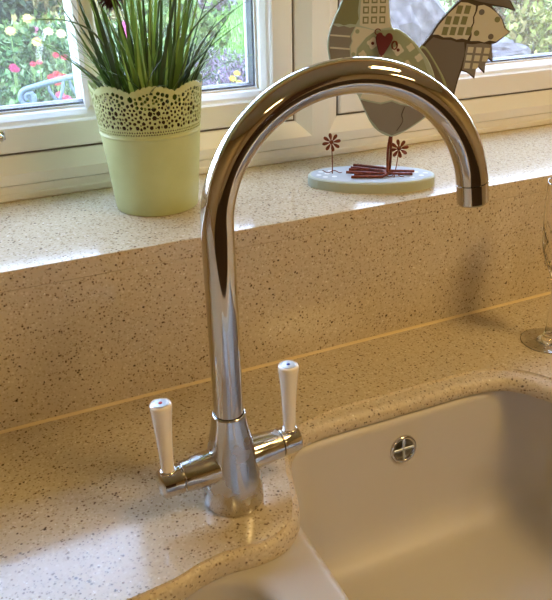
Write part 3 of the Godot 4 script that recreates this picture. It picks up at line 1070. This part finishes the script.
	var sp2 := patch("patch", [[-49.1, 185.4], [-43, 183], [-36.7, 184], [-30, 182], [-24.3, 183.0], [-29.2, 173.7], [-27.5, 168], [-30.0, 161.9], [-29, 152], [-31.7, 144.8], [-36, 126], [-43, 131], [-50, 143.5], [-53.0, 160.2], [-52.6, 174.1]], z0, z1, taupe, body)
	var lines := start()
	for yy in [174.0, 160.5, 147.0]:
		add_slab(lines, mm([[-52.0, yy - 0.3], [-29.6, yy - 2.2], [-29.6, yy - 0.4], [-52.0, yy + 1.5]] if yy > 150 else [[-49, yy - 0.3], [-32.0, yy - 2.2], [-32.0, yy - 0.4], [-49.6, yy + 1.5]]), z1, z1 + 0.0003)
	part("printed_stripes", done(lines), cream, sp2)
	var cd := patch("patch", [[-23.2, 183.0], [-12, 181], [-1.4, 178.2], [-11.5, 171.5], [-21.6, 159.8], [-23.3, 145.7], [-20, 131], [-14, 112], [-19, 110.5], [-34, 124], [-30.6, 144.8], [-28, 152], [-28.9, 161.9], [-26.5, 167], [-27.7, 172.7]], z0, z1, cream, body)
	var gd := start()
	for q in [[-21.5, 178.0], [-25.4, 153.4], [-26.5, 136.0], [-22, 120]]:
		add_slab(gd, circle2(Vector2(q[0], q[1]) * 0.001, 0.0024, 16), z1, z1 + 0.0003)
	part("printed_dots", done(gd), sage, cd)
	var chest := patch("patch", [[-1.0, 178.2], [16.4, 179.5], [25.0, 177.0], [37.4, 168.4], [46, 158.8], [54.1, 146.7], [60, 132], [62, 112], [50, 104], [36, 110], [20, 106], [5, 112], [-13, 112], [-19.4, 131.4], [-22.6, 145.7], [-20.5, 159.7], [-11.0, 171.5]], z0, z1, sage, body)
	var bloom := start()
	var dots := start()
	for q in [[-4.0, 165.1, 1], [24.9, 157.5, 1], [6.0, 146.5, 1], [35.3, 139.9, 1], [-15.0, 153.0, 0], [38.7, 160.0, 0], [48.6, 148.8, 0], [-12, 135, 1], [16, 130, 1], [44, 122, 1], [-2, 121, 0], [28, 116, 0]]:
		var cc := Vector2(q[0], q[1]) * 0.001
		var fl := []
		for k in 40:
			var a := TAU * k / 40
			fl.append(cc + Vector2(cos(a), sin(a)) * (0.0056 + 0.0011 * cos(4 * a + 0.6)) * (1.0 if q[2] else 0.72))
		add_slab(bloom, fl, z1, z1 + 0.0003)
		if q[2]:
			add_slab(dots, circle2(cc, 0.0018, 14), z1 + 0.0003, z1 + 0.0007)
	part("printed_flowers", done(bloom), cream, chest)
	part("red_dots", done(dots), deepred, chest)
	patch("patch", [[-13, 110.5], [5, 110.5], [20, 104.5], [36, 108.5], [50, 102.5], [62, 110.5], [70, 104], [69, 97], [54, 93.0], [42.2, 96.7], [31, 98], [20.6, 102.1], [8, 99], [-6.0, 101.8], [-16.5, 104.6]], z0, z1, cream, body)
	var low := patch("patch", [[-16.0, 102.6], [-6.0, 99.8], [8, 97], [20.6, 100.1], [31, 96], [42.2, 94.7], [54, 91], [68, 93], [64.2, 85.9], [55.0, 78.5], [38.5, 67.0], [22.6, 60.6], [7.6, 67.0], [-3.6, 80.1]], z0, z1, taupe, body)
	part("stitching", tube(smooth([Vector3(0.036, 0.094, 0.0068), Vector3(0.033, 0.085, 0.0068), Vector3(0.0345, 0.077, 0.0068), Vector3(0.028, 0.066, 0.0068)], 4), [0.0005], 5), stitch, low)
	# wing strip hanging over the tail
	var wing := part("wing", slab(smooth(mm([[50, 157.5], [57, 158.5], [70, 141], [82, 121], [86, 106], [82, 100], [73, 112], [63, 131]]), 3, true), -0.0044, -0.0022, 0.0005), sage, b)
	part("wing_patch", slab(smooth(mm([[52, 155.5], [57, 155.5], [68.5, 140], [79, 121], [82, 108], [74, 114], [64, 132]]), 3, true), -0.0022, -0.0017), dark, wing)
	# patches on the tail
	var t0 := -0.0045
	var t1 := -0.0039
	var tp := patch("patch", [[92.4, 205.6], [100, 205], [109.2, 201.6], [109, 196], [107, 190], [107.6, 184], [105, 178], [106, 172], [103.0, 166.0], [97, 167.5], [91, 166.5], [84.5, 169], [76, 169], [70, 172], [64.0, 172.2], [69.6, 181.5], [80.5, 194.4]], t0, t1, cream, tail)
	var sq := start()
	for iy in 3:
		for ix in 4:
			var o := Vector2(73.5 + ix * 8.8 + iy * 2.6, 171.8 - ix * 0.2 + iy * 11.2)
			if (ix == 3 and iy >= 1) or (ix == 0 and iy == 2): continue
			add_slab(sq, mm([[o.x, o.y], [o.x + 6.0, o.y - 0.6], [o.x + 7.8, o.y + 8.0], [o.x + 1.8, o.y + 8.6]]), t1, t1 + 0.0003)
	part("printed_squares", done(sq), olive, tp)
	var po := patch("patch", [[111.8, 201.6], [118, 202.4], [124.3, 199.8], [133, 193.5], [139.0, 186.6], [142.6, 178.0], [148.6, 173.4], [135.1, 163.5], [128, 165], [122, 163], [116, 164.6], [106.3, 164.7], [107.5, 171], [106.6, 177], [109.2, 184], [108.6, 190], [111, 196]], t0, t1, cream, tail)
	for q in [[116.1, 195.0, 0], [128.8, 169.0, 0], [134.1, 187.0, 1], [112.6, 173.0, 1]]:
		part("printed_dot", slab(circle2(Vector2(q[0], q[1]) * 0.001, 0.0031, 18), t1, t1 + 0.0003), olive if q[2] else dark, po)
	patch("patch", [[56.9, 162.0], [65.0, 169.4], [75, 166.5], [84.7, 166], [92, 163.5], [99.9, 163.6], [101.5, 152], [99.1, 139.0], [96.5, 128], [94.7, 119.7], [92.2, 105.0], [86, 95], [64, 95], [50, 140]], t0, t1, dark, tail)
	var wn := patch("patch", [[102.9, 161.7], [110, 161], [118.8, 162.1], [130.4, 160.3], [133.4, 143.4], [126.2, 148.0], [125.2, 131.3], [116.2, 139], [114.6, 125.4], [106.0, 131.5], [100.3, 133], [101.6, 146.1]], t0, t1, taupe, tail)
	var ws := start()
	for iy in 4:
		for ix in 3:
			var o := Vector2(103.2 + ix * 9.2 + (iy - 1) * 1.0, 135.0 + iy * 8.6 - ix * 0.6)
			if iy == 3 or (ix == 2 and iy == 0): continue
			add_slab(ws, mm([[o.x, o.y], [o.x + 6.2, o.y - 0.4], [o.x + 6.8, o.y + 5.8], [o.x + 0.6, o.y + 6.2]]), t1, t1 + 0.0003)
	part("printed_squares", done(ws), cream, wn)
	patch("patch", [[95.5, 210.5], [111.9, 206.0], [127.6, 202.9], [140.8, 200.2], [151.5, 196.8], [145.0, 206], [132, 213.5], [112, 217.5], [99, 212.5]], t0, t1, dark, tail)
	# heart with a wire curl
	var heart := part("heart", slab(smooth(mm([[5.9, 151.0], [0.3, 164.4], [-0.6, 171.8], [2.3, 176.2], [5.9, 175.9], [8.4, 171.6], [12.2, 175.4], [16.2, 175.2], [18.3, 170.5], [15.0, 163.6]]), 3, true), 0.0066, 0.0108, 0.0008), deepred, b)
	tag(heart, "dark red heart")
	var curl := []
	for k in 30:
		var a := TAU * k / 12.0
		curl.append(Vector3(0.0195 + 0.0028 * cos(a) + k * 0.00006, 0.163 + 0.0045 * sin(a) , 0.009 + k * 0.00007))
	part("wire_curl", tube(curl, [0.00055], 6), M.rust, b)
	var curl2 := []
	for k in 20:
		var a := PI * k / 12.0 + 0.4
		curl2.append(Vector3(0.0012 + 0.0032 * cos(a), 0.1775 + 0.003 * sin(a), 0.0085 + k * 0.00006))
	part("wire_curl", tube(curl2, [0.00055], 6), M.rust, b)
	# legs and feet of rusty rod
	var top := 0.064
	var zl := 0.001
	for s in [[0.0228, 0.0135, 0.0], [0.0192, 0.009, 0.012]]:
		part("leg", tube(smooth([Vector3(0.0222, top, zl), Vector3(s[0], 0.042, zl + 0.001), Vector3(s[0] - 0.0005, 0.0185, zl + s[2]), Vector3(s[0] - 0.004, 0.0157, zl + s[2])], 5), [0.0016], 8), M.rust, b)
		var foot := part("foot", tube([Vector3(s[0] + 0.03, 0.0146, zl + s[2] - 0.003), Vector3(s[0] - 0.002, 0.0158, zl + s[2])], [0.0017], 8), M.rust, b)
		for k in [-1.0, 0.0, 1.0]:
			part("toe", tube([Vector3(s[0] + 0.001, 0.0162, zl + s[2]), Vector3(s[0] - 0.007, 0.0158 - 0.001 * k, zl + s[2] + k * 0.0095), Vector3(s[0] - 0.05 + absf(k) * 0.006, 0.0165 - 0.0016 * k, zl + s[2] + k * 0.0145 - 0.004)], [0.0018], 8), M.rust, foot)
	# little metal flowers on wire
	for f in [[Vector3(-0.049, 0.0515, 0.002), Vector3(-0.0475, 0.0128, 0.002)], [Vector3(0.0315, 0.0460, 0.012), Vector3(0.0265, 0.0128, 0.020)]]:
		var fl := Node3D.new()
		fl.name = "wire_flower"
		b.add_child(fl, true)
		for k in 8:
			var a := TAU * k / 8 + 0.2
			var pt := []
			for j in 14:
				var aa := TAU * j / 14
				var q := Vector2(0.0068 + cos(aa) * 0.0046, sin(aa) * (0.0018 + 0.0009 * cos(aa)))
				pt.append(q.rotated(a))
			var pm := part("petal", slab(pt, -0.0005, 0.0005), M.rust, fl)
			pm.position = f[0]
		part("flower_centre", lathe([[Vector2(0.0026, -0.0007), Vector2(0.0022, 0.001), Vector2(0.0, 0.0015)]], 14, Basis(Vector3.RIGHT, PI / 2)), M.rust, fl).position = f[0]
		var wire := [f[0] + Vector3(0, -0.002, -0.0008), (f[0] + f[1]) / 2 + Vector3(0.0004, 0, 0), f[1]]
		part("stem", tube(smooth(wire, 5), [0.0006], 6), M.rust, fl)
		var cr := []
		for k in 26:
			var a := TAU * k / 16.0
			cr.append(f[1] + Vector3(-0.012 + k * 0.00095, 0.0012 + 0.0026 * (0.5 + 0.5 * cos(a)), 0.002 * sin(a)))
		part("wire_leaf", tube(cr, [0.0005], 6), M.rust, fl)

func patch(called: String, pts: Array, z0: float, z1: float, m: Material, parent: Node) -> MeshInstance3D:
	return part(called, slab(mm(pts), z0, z1), m, parent)

# ------------------------------------------------------------------ champagne flute
func build_flute() -> void:
	var f := thing("champagne_flute", Vector3(0.4425, 0.0, -0.0905))
	tag(f, "clear cut glass champagne flute standing on the worktop behind the sink", "glass")
	var outer := [Vector2(0.0, 0.0002), Vector2(0.030, 0.0002)]
	var edge := [Vector2(0.030, 0.0002), Vector2(0.0312, 0.0009), Vector2(0.0308, 0.0020)]
	var foot := [Vector2(0.0308, 0.0020), Vector2(0.022, 0.0032), Vector2(0.012, 0.0052), Vector2(0.0062, 0.010), Vector2(0.0044, 0.018), Vector2(0.0038, 0.035), Vector2(0.0040, 0.060), Vector2(0.0052, 0.078)]
	var bowl := [Vector2(0.0052, 0.078), Vector2(0.0085, 0.088), Vector2(0.0145, 0.100), Vector2(0.0195, 0.114), Vector2(0.0228, 0.130), Vector2(0.0246, 0.150), Vector2(0.0256, 0.175), Vector2(0.0262, 0.199)]
	var lip := [Vector2(0.0262, 0.199), Vector2(0.0258, 0.1998), Vector2(0.0252, 0.1992)]
	var inside := [Vector2(0.0252, 0.1992), Vector2(0.0244, 0.175), Vector2(0.0232, 0.150), Vector2(0.0212, 0.132), Vector2(0.0178, 0.117), Vector2(0.0125, 0.104), Vector2(0.006, 0.0965), Vector2(0.0, 0.095)]
	var st := start()
	add_lathe(st, [outer, edge, smooth(foot, 4)], 64)
	# bowl with cut diamonds low down
	var bs := smooth(bowl, 8)
	var seg := 64
	st.set_smooth_group(-1)
	var P := func(i: int, j: int) -> Vector3:
		var q: Vector2 = bs[i]
		var cut := 0.0
		if q.y > 0.086 and q.y < 0.150:
			var a := float(j) / seg * 16.0
			var v := (q.y - 0.086) / 0.064 * 4.0
			var d1 := absf(fposmod(a + v, 2.0) - 1.0)
			var d2 := absf(fposmod(a - v, 2.0) - 1.0)
			cut = 0.0007 * (maxf(0.0, 1.0 - 3.0 * d1) + maxf(0.0, 1.0 - 3.0 * d2))
		var r := q.x - cut
		return Vector3(r * cos(TAU * j / seg), q.y, r * sin(TAU * j / seg))
	for i in bs.size() - 1:
		st.set_smooth_group(-1 if bs[i].y > 0.085 and bs[i].y < 0.150 else 20)
		for j in seg:
			quad(st, P.call(i, j + 1), P.call(i + 1, j + 1), P.call(i + 1, j), P.call(i, j))
	add_lathe(st, [lip, smooth(inside, 5)], 64, Vector3.ZERO, Basis.IDENTITY, 30)
	part("flute_glass", done(st), M.crystal, f)

# ------------------------------------------------------------------ garden
const GY := -1.05

func leaf_mesh(w: float) -> ArrayMesh:
	var st := start()
	st.set_smooth_group(1)
	var a := [Vector3(0, 0, 0), Vector3(-w, 0.4, 0.06), Vector3(w, 0.4, 0.06), Vector3(-w * 0.8, 0.7, 0.02), Vector3(w * 0.8, 0.7, 0.02), Vector3(0, 1, -0.12), Vector3(0, 0.4, 0), Vector3(0, 0.7, -0.04)]
	for t in [[0, 1, 6], [0, 6, 2], [1, 3, 7], [1, 7, 6], [6, 7, 4], [6, 4, 2], [3, 5, 7], [7, 5, 4]]:
		tri(st, a[t[0]], a[t[1]], a[t[2]], Vector3.BACK)
	return done(st)

var leafs := []
var leaf_mats := {}

func foliage(parent: Node, centre: Vector3, radii: Vector3, count: int, size: float, cols: Array, called := "foliage", shape := 0) -> void:
	var mmesh := MultiMesh.new()
	mmesh.transform_format = MultiMesh.TRANSFORM_3D
	mmesh.use_colors = true
	mmesh.mesh = leafs[shape]
	mmesh.instance_count = count
	for i in count:
		var d := Vector3(rng.randfn(), rng.randfn(), rng.randfn()).normalized()
		var lump := 1.0 + 0.18 * sin(d.x * 7.0 + centre.x * 9.0) * sin(d.y * 6.0 + 1.0) + 0.12 * sin(d.z * 9.0 + centre.z)
		var p := centre + d * radii * pow(rng.randf_range(0.25, 1.0), 0.4) * lump
		if p.y < GY + 0.02: p.y = GY + 0.02 + rng.randf() * 0.1
		var bs := Basis(Vector3.UP, rng.randf() * TAU) * Basis(Vector3.RIGHT, rng.randf_range(0.2, 1.7)) * Basis(Vector3.BACK, rng.randf_range(-0.5, 0.5))
		var s := size * rng.randf_range(0.6, 1.3)
		mmesh.set_instance_transform(i, Transform3D(bs.scaled(Vector3.ONE * s), p))
		var c: Color = cols[rng.randi() % cols.size()]
		mmesh.set_instance_color(i, c.srgb_to_linear() * rng.randf_range(0.2, 0.5))
	var mi := MultiMeshInstance3D.new()
	mi.name = called
	mi.multimesh = mmesh
	mi.material_override = M.leaf
	parent.add_child(mi, true)
	mi.set_meta("kind", "stuff")

func bloom_mesh(petals: int, rings: int) -> ArrayMesh:
	var st := start()
	for r in rings:
		for k in petals:
			var a := TAU * (k + 0.5 * r) / petals
			var len := 1.0 - 0.24 * r
			var up := 0.12 + 0.26 * r
			var d := Vector3(cos(a), 0, sin(a))
			var s := Vector3(-sin(a), 0, cos(a)) * (2.3 / petals) * len
			var p0 := Vector3(0, 0.02 * r, 0)
			var p1 := d * len * 0.6 + Vector3.UP * up * 0.6
			var p2 := d * len + Vector3.UP * up
			tri(st, p0, p1 - s, p1 + s, Vector3.UP)
			tri(st, p1 - s, p2, p1 + s, Vector3.UP)
	return done(st)

func shrub(called: String, at: Vector3, radii: Vector3, count: int, size: float, cols: Array, label: String, category := "shrub", group := "", shape := 0) -> Node3D:
	var o := thing(called, at)
	tag(o, label, category, group)
	foliage(o, Vector3(0, 0, 0) + Vector3(0, radii.y * 0.9 + 0.0, 0), radii, count, size, cols, "foliage", shape)
	var st := start()
	for k in 5:
		var a := TAU * k / 5.0 + at.x
		add_tube(st, [Vector3(0, 0, 0), Vector3(cos(a) * radii.x * 0.2, radii.y * 0.6, sin(a) * radii.z * 0.2), Vector3(cos(a) * radii.x * 0.5, radii.y * 1.2, sin(a) * radii.z * 0.5)], [0.03 * radii.y, 0.02 * radii.y, 0.008], 6, true, k + 1)
	part("stem", done(st), M.bark, o)
	return o

func blooms(o: Node3D, world_pts: Array, r: float, col: Color, mesh: Mesh, stem := true) -> void:
	var m := mat(Color(col.r * 0.72, col.g * 0.72, col.b * 0.72), 0.8)
	for w in world_pts:
		var p: Vector3 = w - o.position
		var f := part("flower", mesh, m, o)
		f.position = p
		f.basis = (Basis(Vector3.UP, rng.randf() * TAU) * Basis(Vector3.RIGHT, 0.0)).scaled(Vector3.ONE * r)
		f.basis = Basis(Vector3.RIGHT, rng.randf_range(0.5, 1.0)) * f.basis
		if stem:
			part("flower_stem", tube([p + Vector3(0, -0.45, -0.1), p + Vector3(0, -0.2, -0.06), p - Vector3(0, 0.004, 0.0)], [0.006, 0.005, 0.004], 5), M.stem, o)

func build_garden() -> void:
	leafs = [leaf_mesh(0.3), leaf_mesh(0.12), leaf_mesh(0.5)]
	M.leaf = mat(Color.WHITE, 0.8)
	M.leaf.metallic_specular = 0.2
	M.leaf.vertex_color_use_as_albedo = true
	M.leaf.backlight_enabled = true
	M.leaf.backlight = Color(0.1, 0.15, 0.04)
	M.bark = mat(c8(92, 74, 56), 0.9)
	M.stem = mat(c8(96, 124, 66), 0.7)
	M.lawn = triplanar(mat(Color.WHITE, 0.9), 0.25)
	M.lawn.albedo_texture = noise_tex(41, 0.03, [[0.0, c8(72, 110, 32)], [0.5, c8(88, 128, 40)], [1.0, c8(104, 140, 52)]], 512)
	M.earth = triplanar(mat(c8(112, 92, 70), 0.95), 1.0)
	M.stone = triplanar(mat(Color.WHITE, 0.85), 1.3)
	M.stone.albedo_texture = noise_tex(51, 0.012, [[0.0, c8(38, 34, 37)], [0.45, c8(58, 53, 57)], [0.7, c8(78, 73, 75)], [1.0, c8(106, 101, 99)]], 512)
	structure("ground", box(Vector3(-30, GY - 0.2, -60), Vector3(50, GY, -0.55)), M.lawn)
	# grass blades on the lawn in view
	var gm := MultiMesh.new()
	gm.transform_format = MultiMesh.TRANSFORM_3D
	gm.use_colors = true
	gm.mesh = leafs[1]
	gm.instance_count = 26000
	for i in gm.instance_count:
		var z := -rng.randf_range(7.5, 22.0)
		var x := -z * rng.randf_range(0.22, 0.62)
		var bs := Basis(Vector3.UP, rng.randf() * TAU) * Basis(Vector3.RIGHT, rng.randf_range(-0.6, 0.6))
		gm.set_instance_transform(i, Transform3D(bs.scaled(Vector3(0.5, 1, 0.5) * rng.randf_range(0.05, 0.12)), Vector3(x, GY, z)))
		gm.set_instance_color(i, [c8(128, 182, 56), c8(146, 196, 66), c8(108, 164, 50)][rng.randi() % 3].srgb_to_linear() * 0.34)
	var gi := MultiMeshInstance3D.new()
	gi.name = "lawn_grass"
	gi.multimesh = gm
	gi.material_override = M.leaf
	add_child(gi)
	tag(gi, "short bright green grass of the garden lawn", "grass", "", "stuff")

	var mid := [c8(108, 150, 72), c8(130, 172, 86), c8(84, 122, 60), c8(160, 194, 110)]
	var grey := [c8(112, 158, 88), c8(140, 176, 112), c8(86, 132, 76), c8(176, 204, 146), c8(64, 100, 62)]
	var yell := [c8(176, 186, 96), c8(196, 202, 120), c8(150, 164, 80), c8(206, 196, 128)]
	var deep := [c8(58, 82, 58), c8(72, 98, 66), c8(48, 68, 50), c8(88, 112, 76)]
	var gold := [c8(196, 168, 104), c8(176, 158, 92), c8(208, 184, 126), c8(150, 150, 84)]
	var daisy := bloom_mesh(9, 2)
	var dahlia := bloom_mesh(12, 3)
	# flower bed seen through the left light
	var d1 := shrub("dahlia_plant", Vector3(0.36, GY, -6.0), Vector3(0.62, 0.50, 0.5), 3600, 0.062, grey, "leafy dahlia with cream and yellow flowers beyond the garden bench", "flower plant", "dahlias in the bed", 0)
	blooms(d1, [Vector3(0.36, -0.09, -5.6), Vector3(0.53, -0.03, -5.9), Vector3(0.54, -0.18, -5.6)], 0.045, c8(240, 214, 110), daisy)
	var d2 := shrub("dahlia_plant", Vector3(0.86, GY, -6.2), Vector3(0.55, 0.50, 0.5), 3600, 0.062, grey, "leafy dahlia with pale cream and red flowers beside the glazing bar", "flower plant", "dahlias in the bed", 0)
	blooms(d2, [Vector3(0.65, -0.12, -5.7), Vector3(0.745, -0.14, -5.7)], 0.045, c8(244, 226, 150), daisy)
	blooms(d2, [Vector3(0.665, -0.285, -5.6), Vector3(0.72, -0.30, -5.55)], 0.032, c8(206, 52, 70), dahlia)
	var d3 := shrub("dahlia_plant", Vector3(0.42, GY, -5.1), Vector3(0.55, 0.38, 0.4), 3600, 0.055, grey, "low leafy dahlia with magenta and scarlet flowers behind the bench", "flower plant", "dahlias in the bed", 0)
	blooms(d3, [Vector3(0.274, -0.255, -4.85), Vector3(0.29, -0.275, -4.9)], 0.034, c8(200, 36, 100), dahlia)
	blooms(d3, [Vector3(0.415, -0.255, -4.95), Vector3(0.46, -0.248, -4.95)], 0.026, c8(216, 60, 78), dahlia)
	blooms(d3, [Vector3(0.50, -0.325, -4.75), Vector3(0.545, -0.315, -4.8), Vector3(0.58, -0.33, -4.75), Vector3(0.525, -0.35, -4.7)], 0.034, c8(214, 34, 46), dahlia)
	blooms(d3, [Vector3(0.52, -0.42, -4.6), Vector3(0.56, -0.45, -4.6)], 0.035, c8(226, 70, 110), dahlia)
	var d4 := shrub("foxglove_plant", Vector3(0.62, GY, -6.7), Vector3(0.5, 0.50, 0.4), 2400, 0.07, mid, "tall pink spiked flower among the dahlias", "flower plant", "", 0)
	var sp := []
	for k in 8: sp.append(Vector3(0.625 + 0.012 * (k % 3 - 1), -0.33 + 0.03 * k, -6.2))
	blooms(d4, sp, 0.03, c8(226, 120, 160), daisy, false)
	shrub("white_flowering_shrub", Vector3(1.1, GY, -5.6), Vector3(0.5, 0.42, 0.4), 2800, 0.05, [c8(170, 196, 140), c8(196, 214, 170), c8(140, 172, 110), c8(224, 232, 206)], "pale green shrub sprinkled with white behind the bench end", "shrub")
	shrub("dark_shrub", Vector3(0.1, GY, -9.5), Vector3(1.1, 0.72, 0.7), 2600, 0.13, deep, "dark green shrub behind the cream dahlias", "shrub")
	shrub("golden_shrub", Vector3(1.7, GY, -10.5), Vector3(1.2, 0.62, 0.8), 2600, 0.14, gold, "tall golden shrub behind the dahlias", "shrub")
	shrub("yellow_shrub", Vector3(1.05, GY, -8.0), Vector3(0.9, 0.46, 0.6), 3000, 0.075, yell, "yellow green shrub between the dahlias and golden shrub", "shrub")
	# behind the pot
	var h1 := shrub("pink_flower_plant", Vector3(1.65, GY, -6.4), Vector3(0.45, 0.50, 0.4), 1700, 0.10, mid, "leafy plant with a pink flower spike behind the potted grass", "flower plant")
	var ps := []
	for k in 9: ps.append(Vector3(1.30 + 0.014 * (k % 3 - 1), -0.30 + 0.024 * k, -5.9))
	blooms(h1, ps, 0.034, c8(240, 70, 160), daisy, false)
	shrub("green_shrub", Vector3(2.2, GY, -8.0), Vector3(0.7, 0.52, 0.6), 2200, 0.11, mid, "mid green shrub behind the potted grass", "shrub")
	shrub("grey_green_shrub", Vector3(1.15, GY, -4.8), Vector3(0.36, 0.34, 0.3), 2400, 0.05, grey, "low grey green shrub beside the bench", "shrub")
	# lavender bed and lawn
	var lav := [c8(168, 142, 172), c8(190, 166, 196), c8(150, 124, 150), c8(110, 134, 92), c8(212, 192, 214)]
	for k in 5:
		var p: Vector3 = [Vector3(2.25, GY, -6.4), Vector3(2.75, GY, -6.7), Vector3(3.2, GY, -6.9), Vector3(2.0, GY, -5.8), Vector3(2.65, GY, -7.4)][k]
		shrub("lavender_bush", p, Vector3(0.36, 0.25 if k != 3 else 0.2, 0.3), 1300, 0.06, lav, "mauve flowering bush " + ["just behind the yellow lily", "between two other mauve bushes at the lawn", "at the far end of the mauve bushes", "beside the yellow lily and lowest of the mauve bushes", "furthest out on the lawn of the mauve bushes"][k], "shrub", "mauve bushes along the lawn", 1)
	var yl := shrub("yellow_lily", Vector3(2.15, GY, -5.35), Vector3(0.22, 0.20, 0.2), 700, 0.09, mid, "small green plant with bright yellow flowers before the mauve bushes", "flower plant", "", 1)
	blooms(yl, [Vector3(2.06, -0.50, -5.3), Vector3(2.0, -0.53, -5.25), Vector3(2.04, -0.56, -5.2)], 0.034, c8(250, 200, 24), daisy)
	shrub("hedge", Vector3(9.0, GY, -25.0), Vector3(5.5, 1.4, 1.2), 6000, 0.3, mid, "long green hedge across the far end of the lawn", "hedge")
	shrub("tree_hedge", Vector3(-2.0, GY, -27.0), Vector3(6.5, 1.9, 1.5), 6000, 0.34, deep, "dark hedge behind the flower bed", "hedge")
	shrub("pink_shrub", Vector3(6.0, GY, -17.5), Vector3(0.8, 0.5, 0.6), 1600, 0.12, lav, "mauve shrub standing on the far lawn", "shrub")
	# rockery seen through the right light
	var rocks := [[Vector3(4.95, -0.60, -5.6), Vector3(0.42, 0.16, 0.26), "flat pale boulder in front of the rockery shrubs"], [Vector3(4.35, -0.85, -6.6), Vector3(0.75, 0.95, 0.5), "large grey boulder in the rockery behind the hen ornament"], [Vector3(2.85, -0.95, -6.0), Vector3(0.42, 0.5, 0.35), "grey boulder beside the large rockery boulder"], [Vector3(5.7, -0.9, -6.4), Vector3(0.6, 0.4, 0.4), "low grey boulder under the flat pale boulder"], [Vector3(4.85, -1.1, -5.5), Vector3(0.5, 0.3, 0.35), "grey boulder at the foot of the rockery"]]
	for r in rocks:
		var o := part("boulder", rock_mesh(r[1], r[0].x), M.stone)
		o.position = r[0]
		tag(o, r[2], "rock")
	shrub("rockery_shrub", Vector3(5.75, GY, -5.9), Vector3(0.42, 0.46, 0.35), 2000, 0.085, yell, "lime green shrub growing behind the flat pale boulder", "shrub")
	shrub("rockery_conifer", Vector3(6.35, GY, -5.7), Vector3(0.4, 0.52, 0.35), 2200, 0.07, [c8(88, 132, 96), c8(110, 152, 112), c8(70, 108, 80), c8(140, 170, 124)], "blue green bush at the right end of the rockery", "shrub")
	shrub("brown_shrub", Vector3(6.6, GY, -7.6), Vector3(0.7, 0.62, 0.5), 2000, 0.1, [c8(150, 126, 96), c8(172, 148, 116), c8(128, 110, 84), c8(140, 146, 92)], "brownish shrub at the back of the rockery", "shrub")
	shrub("back_shrub", Vector3(8.6, GY, -9.0), Vector3(1.6, 0.8, 0.8), 3000, 0.14, mid, "broad green shrub behind the rockery", "shrub")
	build_bench()

func rock_mesh(r: Vector3, seed_: float) -> ArrayMesh:
	var f := FastNoiseLite.new()
	f.seed = int(seed_ * 100)
	f.frequency = 0.9
	f.fractal_octaves = 3
	var st := start()
	st.set_smooth_group(-1)
	var nu := 28
	var nv := 16
	var P := func(i: int, j: int) -> Vector3:
		var a := TAU * (i % nu) / nu
		var b := PI * j / nv - PI / 2
		var d := Vector3(cos(b) * cos(a), sin(b), cos(b) * sin(a))
		return d * r * (1.0 + 0.38 * f.get_noise_3dv(d * 1.3))
	for i in nu:
		for j in nv:
			var n: Vector3 = P.call(i, j) + P.call(i + 1, j + 1)
			quad_n(st, P.call(i, j), P.call(i + 1, j), P.call(i + 1, j + 1), P.call(i, j + 1), n)
	return done(st)

func build_bench() -> void:
	var b := thing("garden_bench", Vector3(0.26, GY, -4.0), 0.0)
	tag(b, "blue grey cast metal garden bench with a scrolled lattice back", "bench")
	var L := 0.95
	var H := 0.785
	# arched top rail ending in scrolls
	var rail := []
	for k in 25:
		var t := float(k) / 24
		rail.append(Vector3(t * L, H + 0.06 * sin(PI * t), 0))
	part("top_rail", tube(rail, [0.016], 8), M.bench, b)
	for s in [0, 1]:
		var sc := []
		for k in 34:
			var t := float(k) / 33
			var a := PI * 0.5 + t * TAU * 1.35
			var r := 0.052 * (1.0 - 0.72 * t)
			var q := Vector3(-cos(a - PI / 2) * 0.0, 0, 0)
			q = Vector3(-sin(t * TAU * 1.35) * r + 0.0, H - 0.052 + cos(t * TAU * 1.35) * r, 0)
			sc.append(q if s == 0 else Vector3(L - q.x, q.y, 0))
		part("scroll", tube(sc, [0.014], 8), M.bench, b)
	# lattice
	for k in 7:
		for s in [-1.0, 1.0]:
			var x := 0.10 + 0.125 * k
			var pts := []
			for j in 9:
				var t := float(j) / 8
				var xx: float = x + s * 0.11 * sin((t - 0.5) * PI)
				var top := H + 0.06 * sin(PI * clampf(xx / L, 0, 1))
				pts.append(Vector3(clampf(xx, 0.0, L), lerpf(0.42, top, t), 0.004 * s))
			part("lattice_bar", tube(pts, [0.010], 6), M.bench, b)
	part("lower_rail", tube([Vector3(0.0, 0.42, 0), Vector3(L, 0.42, 0)], [0.014], 8), M.bench, b)
	for k in 6:
		part("seat_slat", box(Vector3(0, 0.40, -0.06 - 0.07 * k - 0.05), Vector3(L, 0.42, -0.06 - 0.07 * k), 0.004), M.bench, b)
	for s in [0.02, L - 0.02]:
		part("leg", tube([Vector3(s, 0, 0.02), Vector3(s, 0.4, 0.0), Vector3(s, H - 0.02, 0)], [0.018, 0.016, 0.015], 8), M.bench, b)
		part("leg", tube([Vector3(s, 0, -0.46), Vector3(s, 0.41, -0.44)], [0.018, 0.016], 8), M.bench, b)
		part("seat_rail", tube([Vector3(s, 0.39, 0.0), Vector3(s, 0.39, -0.47)], [0.014], 8), M.bench, b)
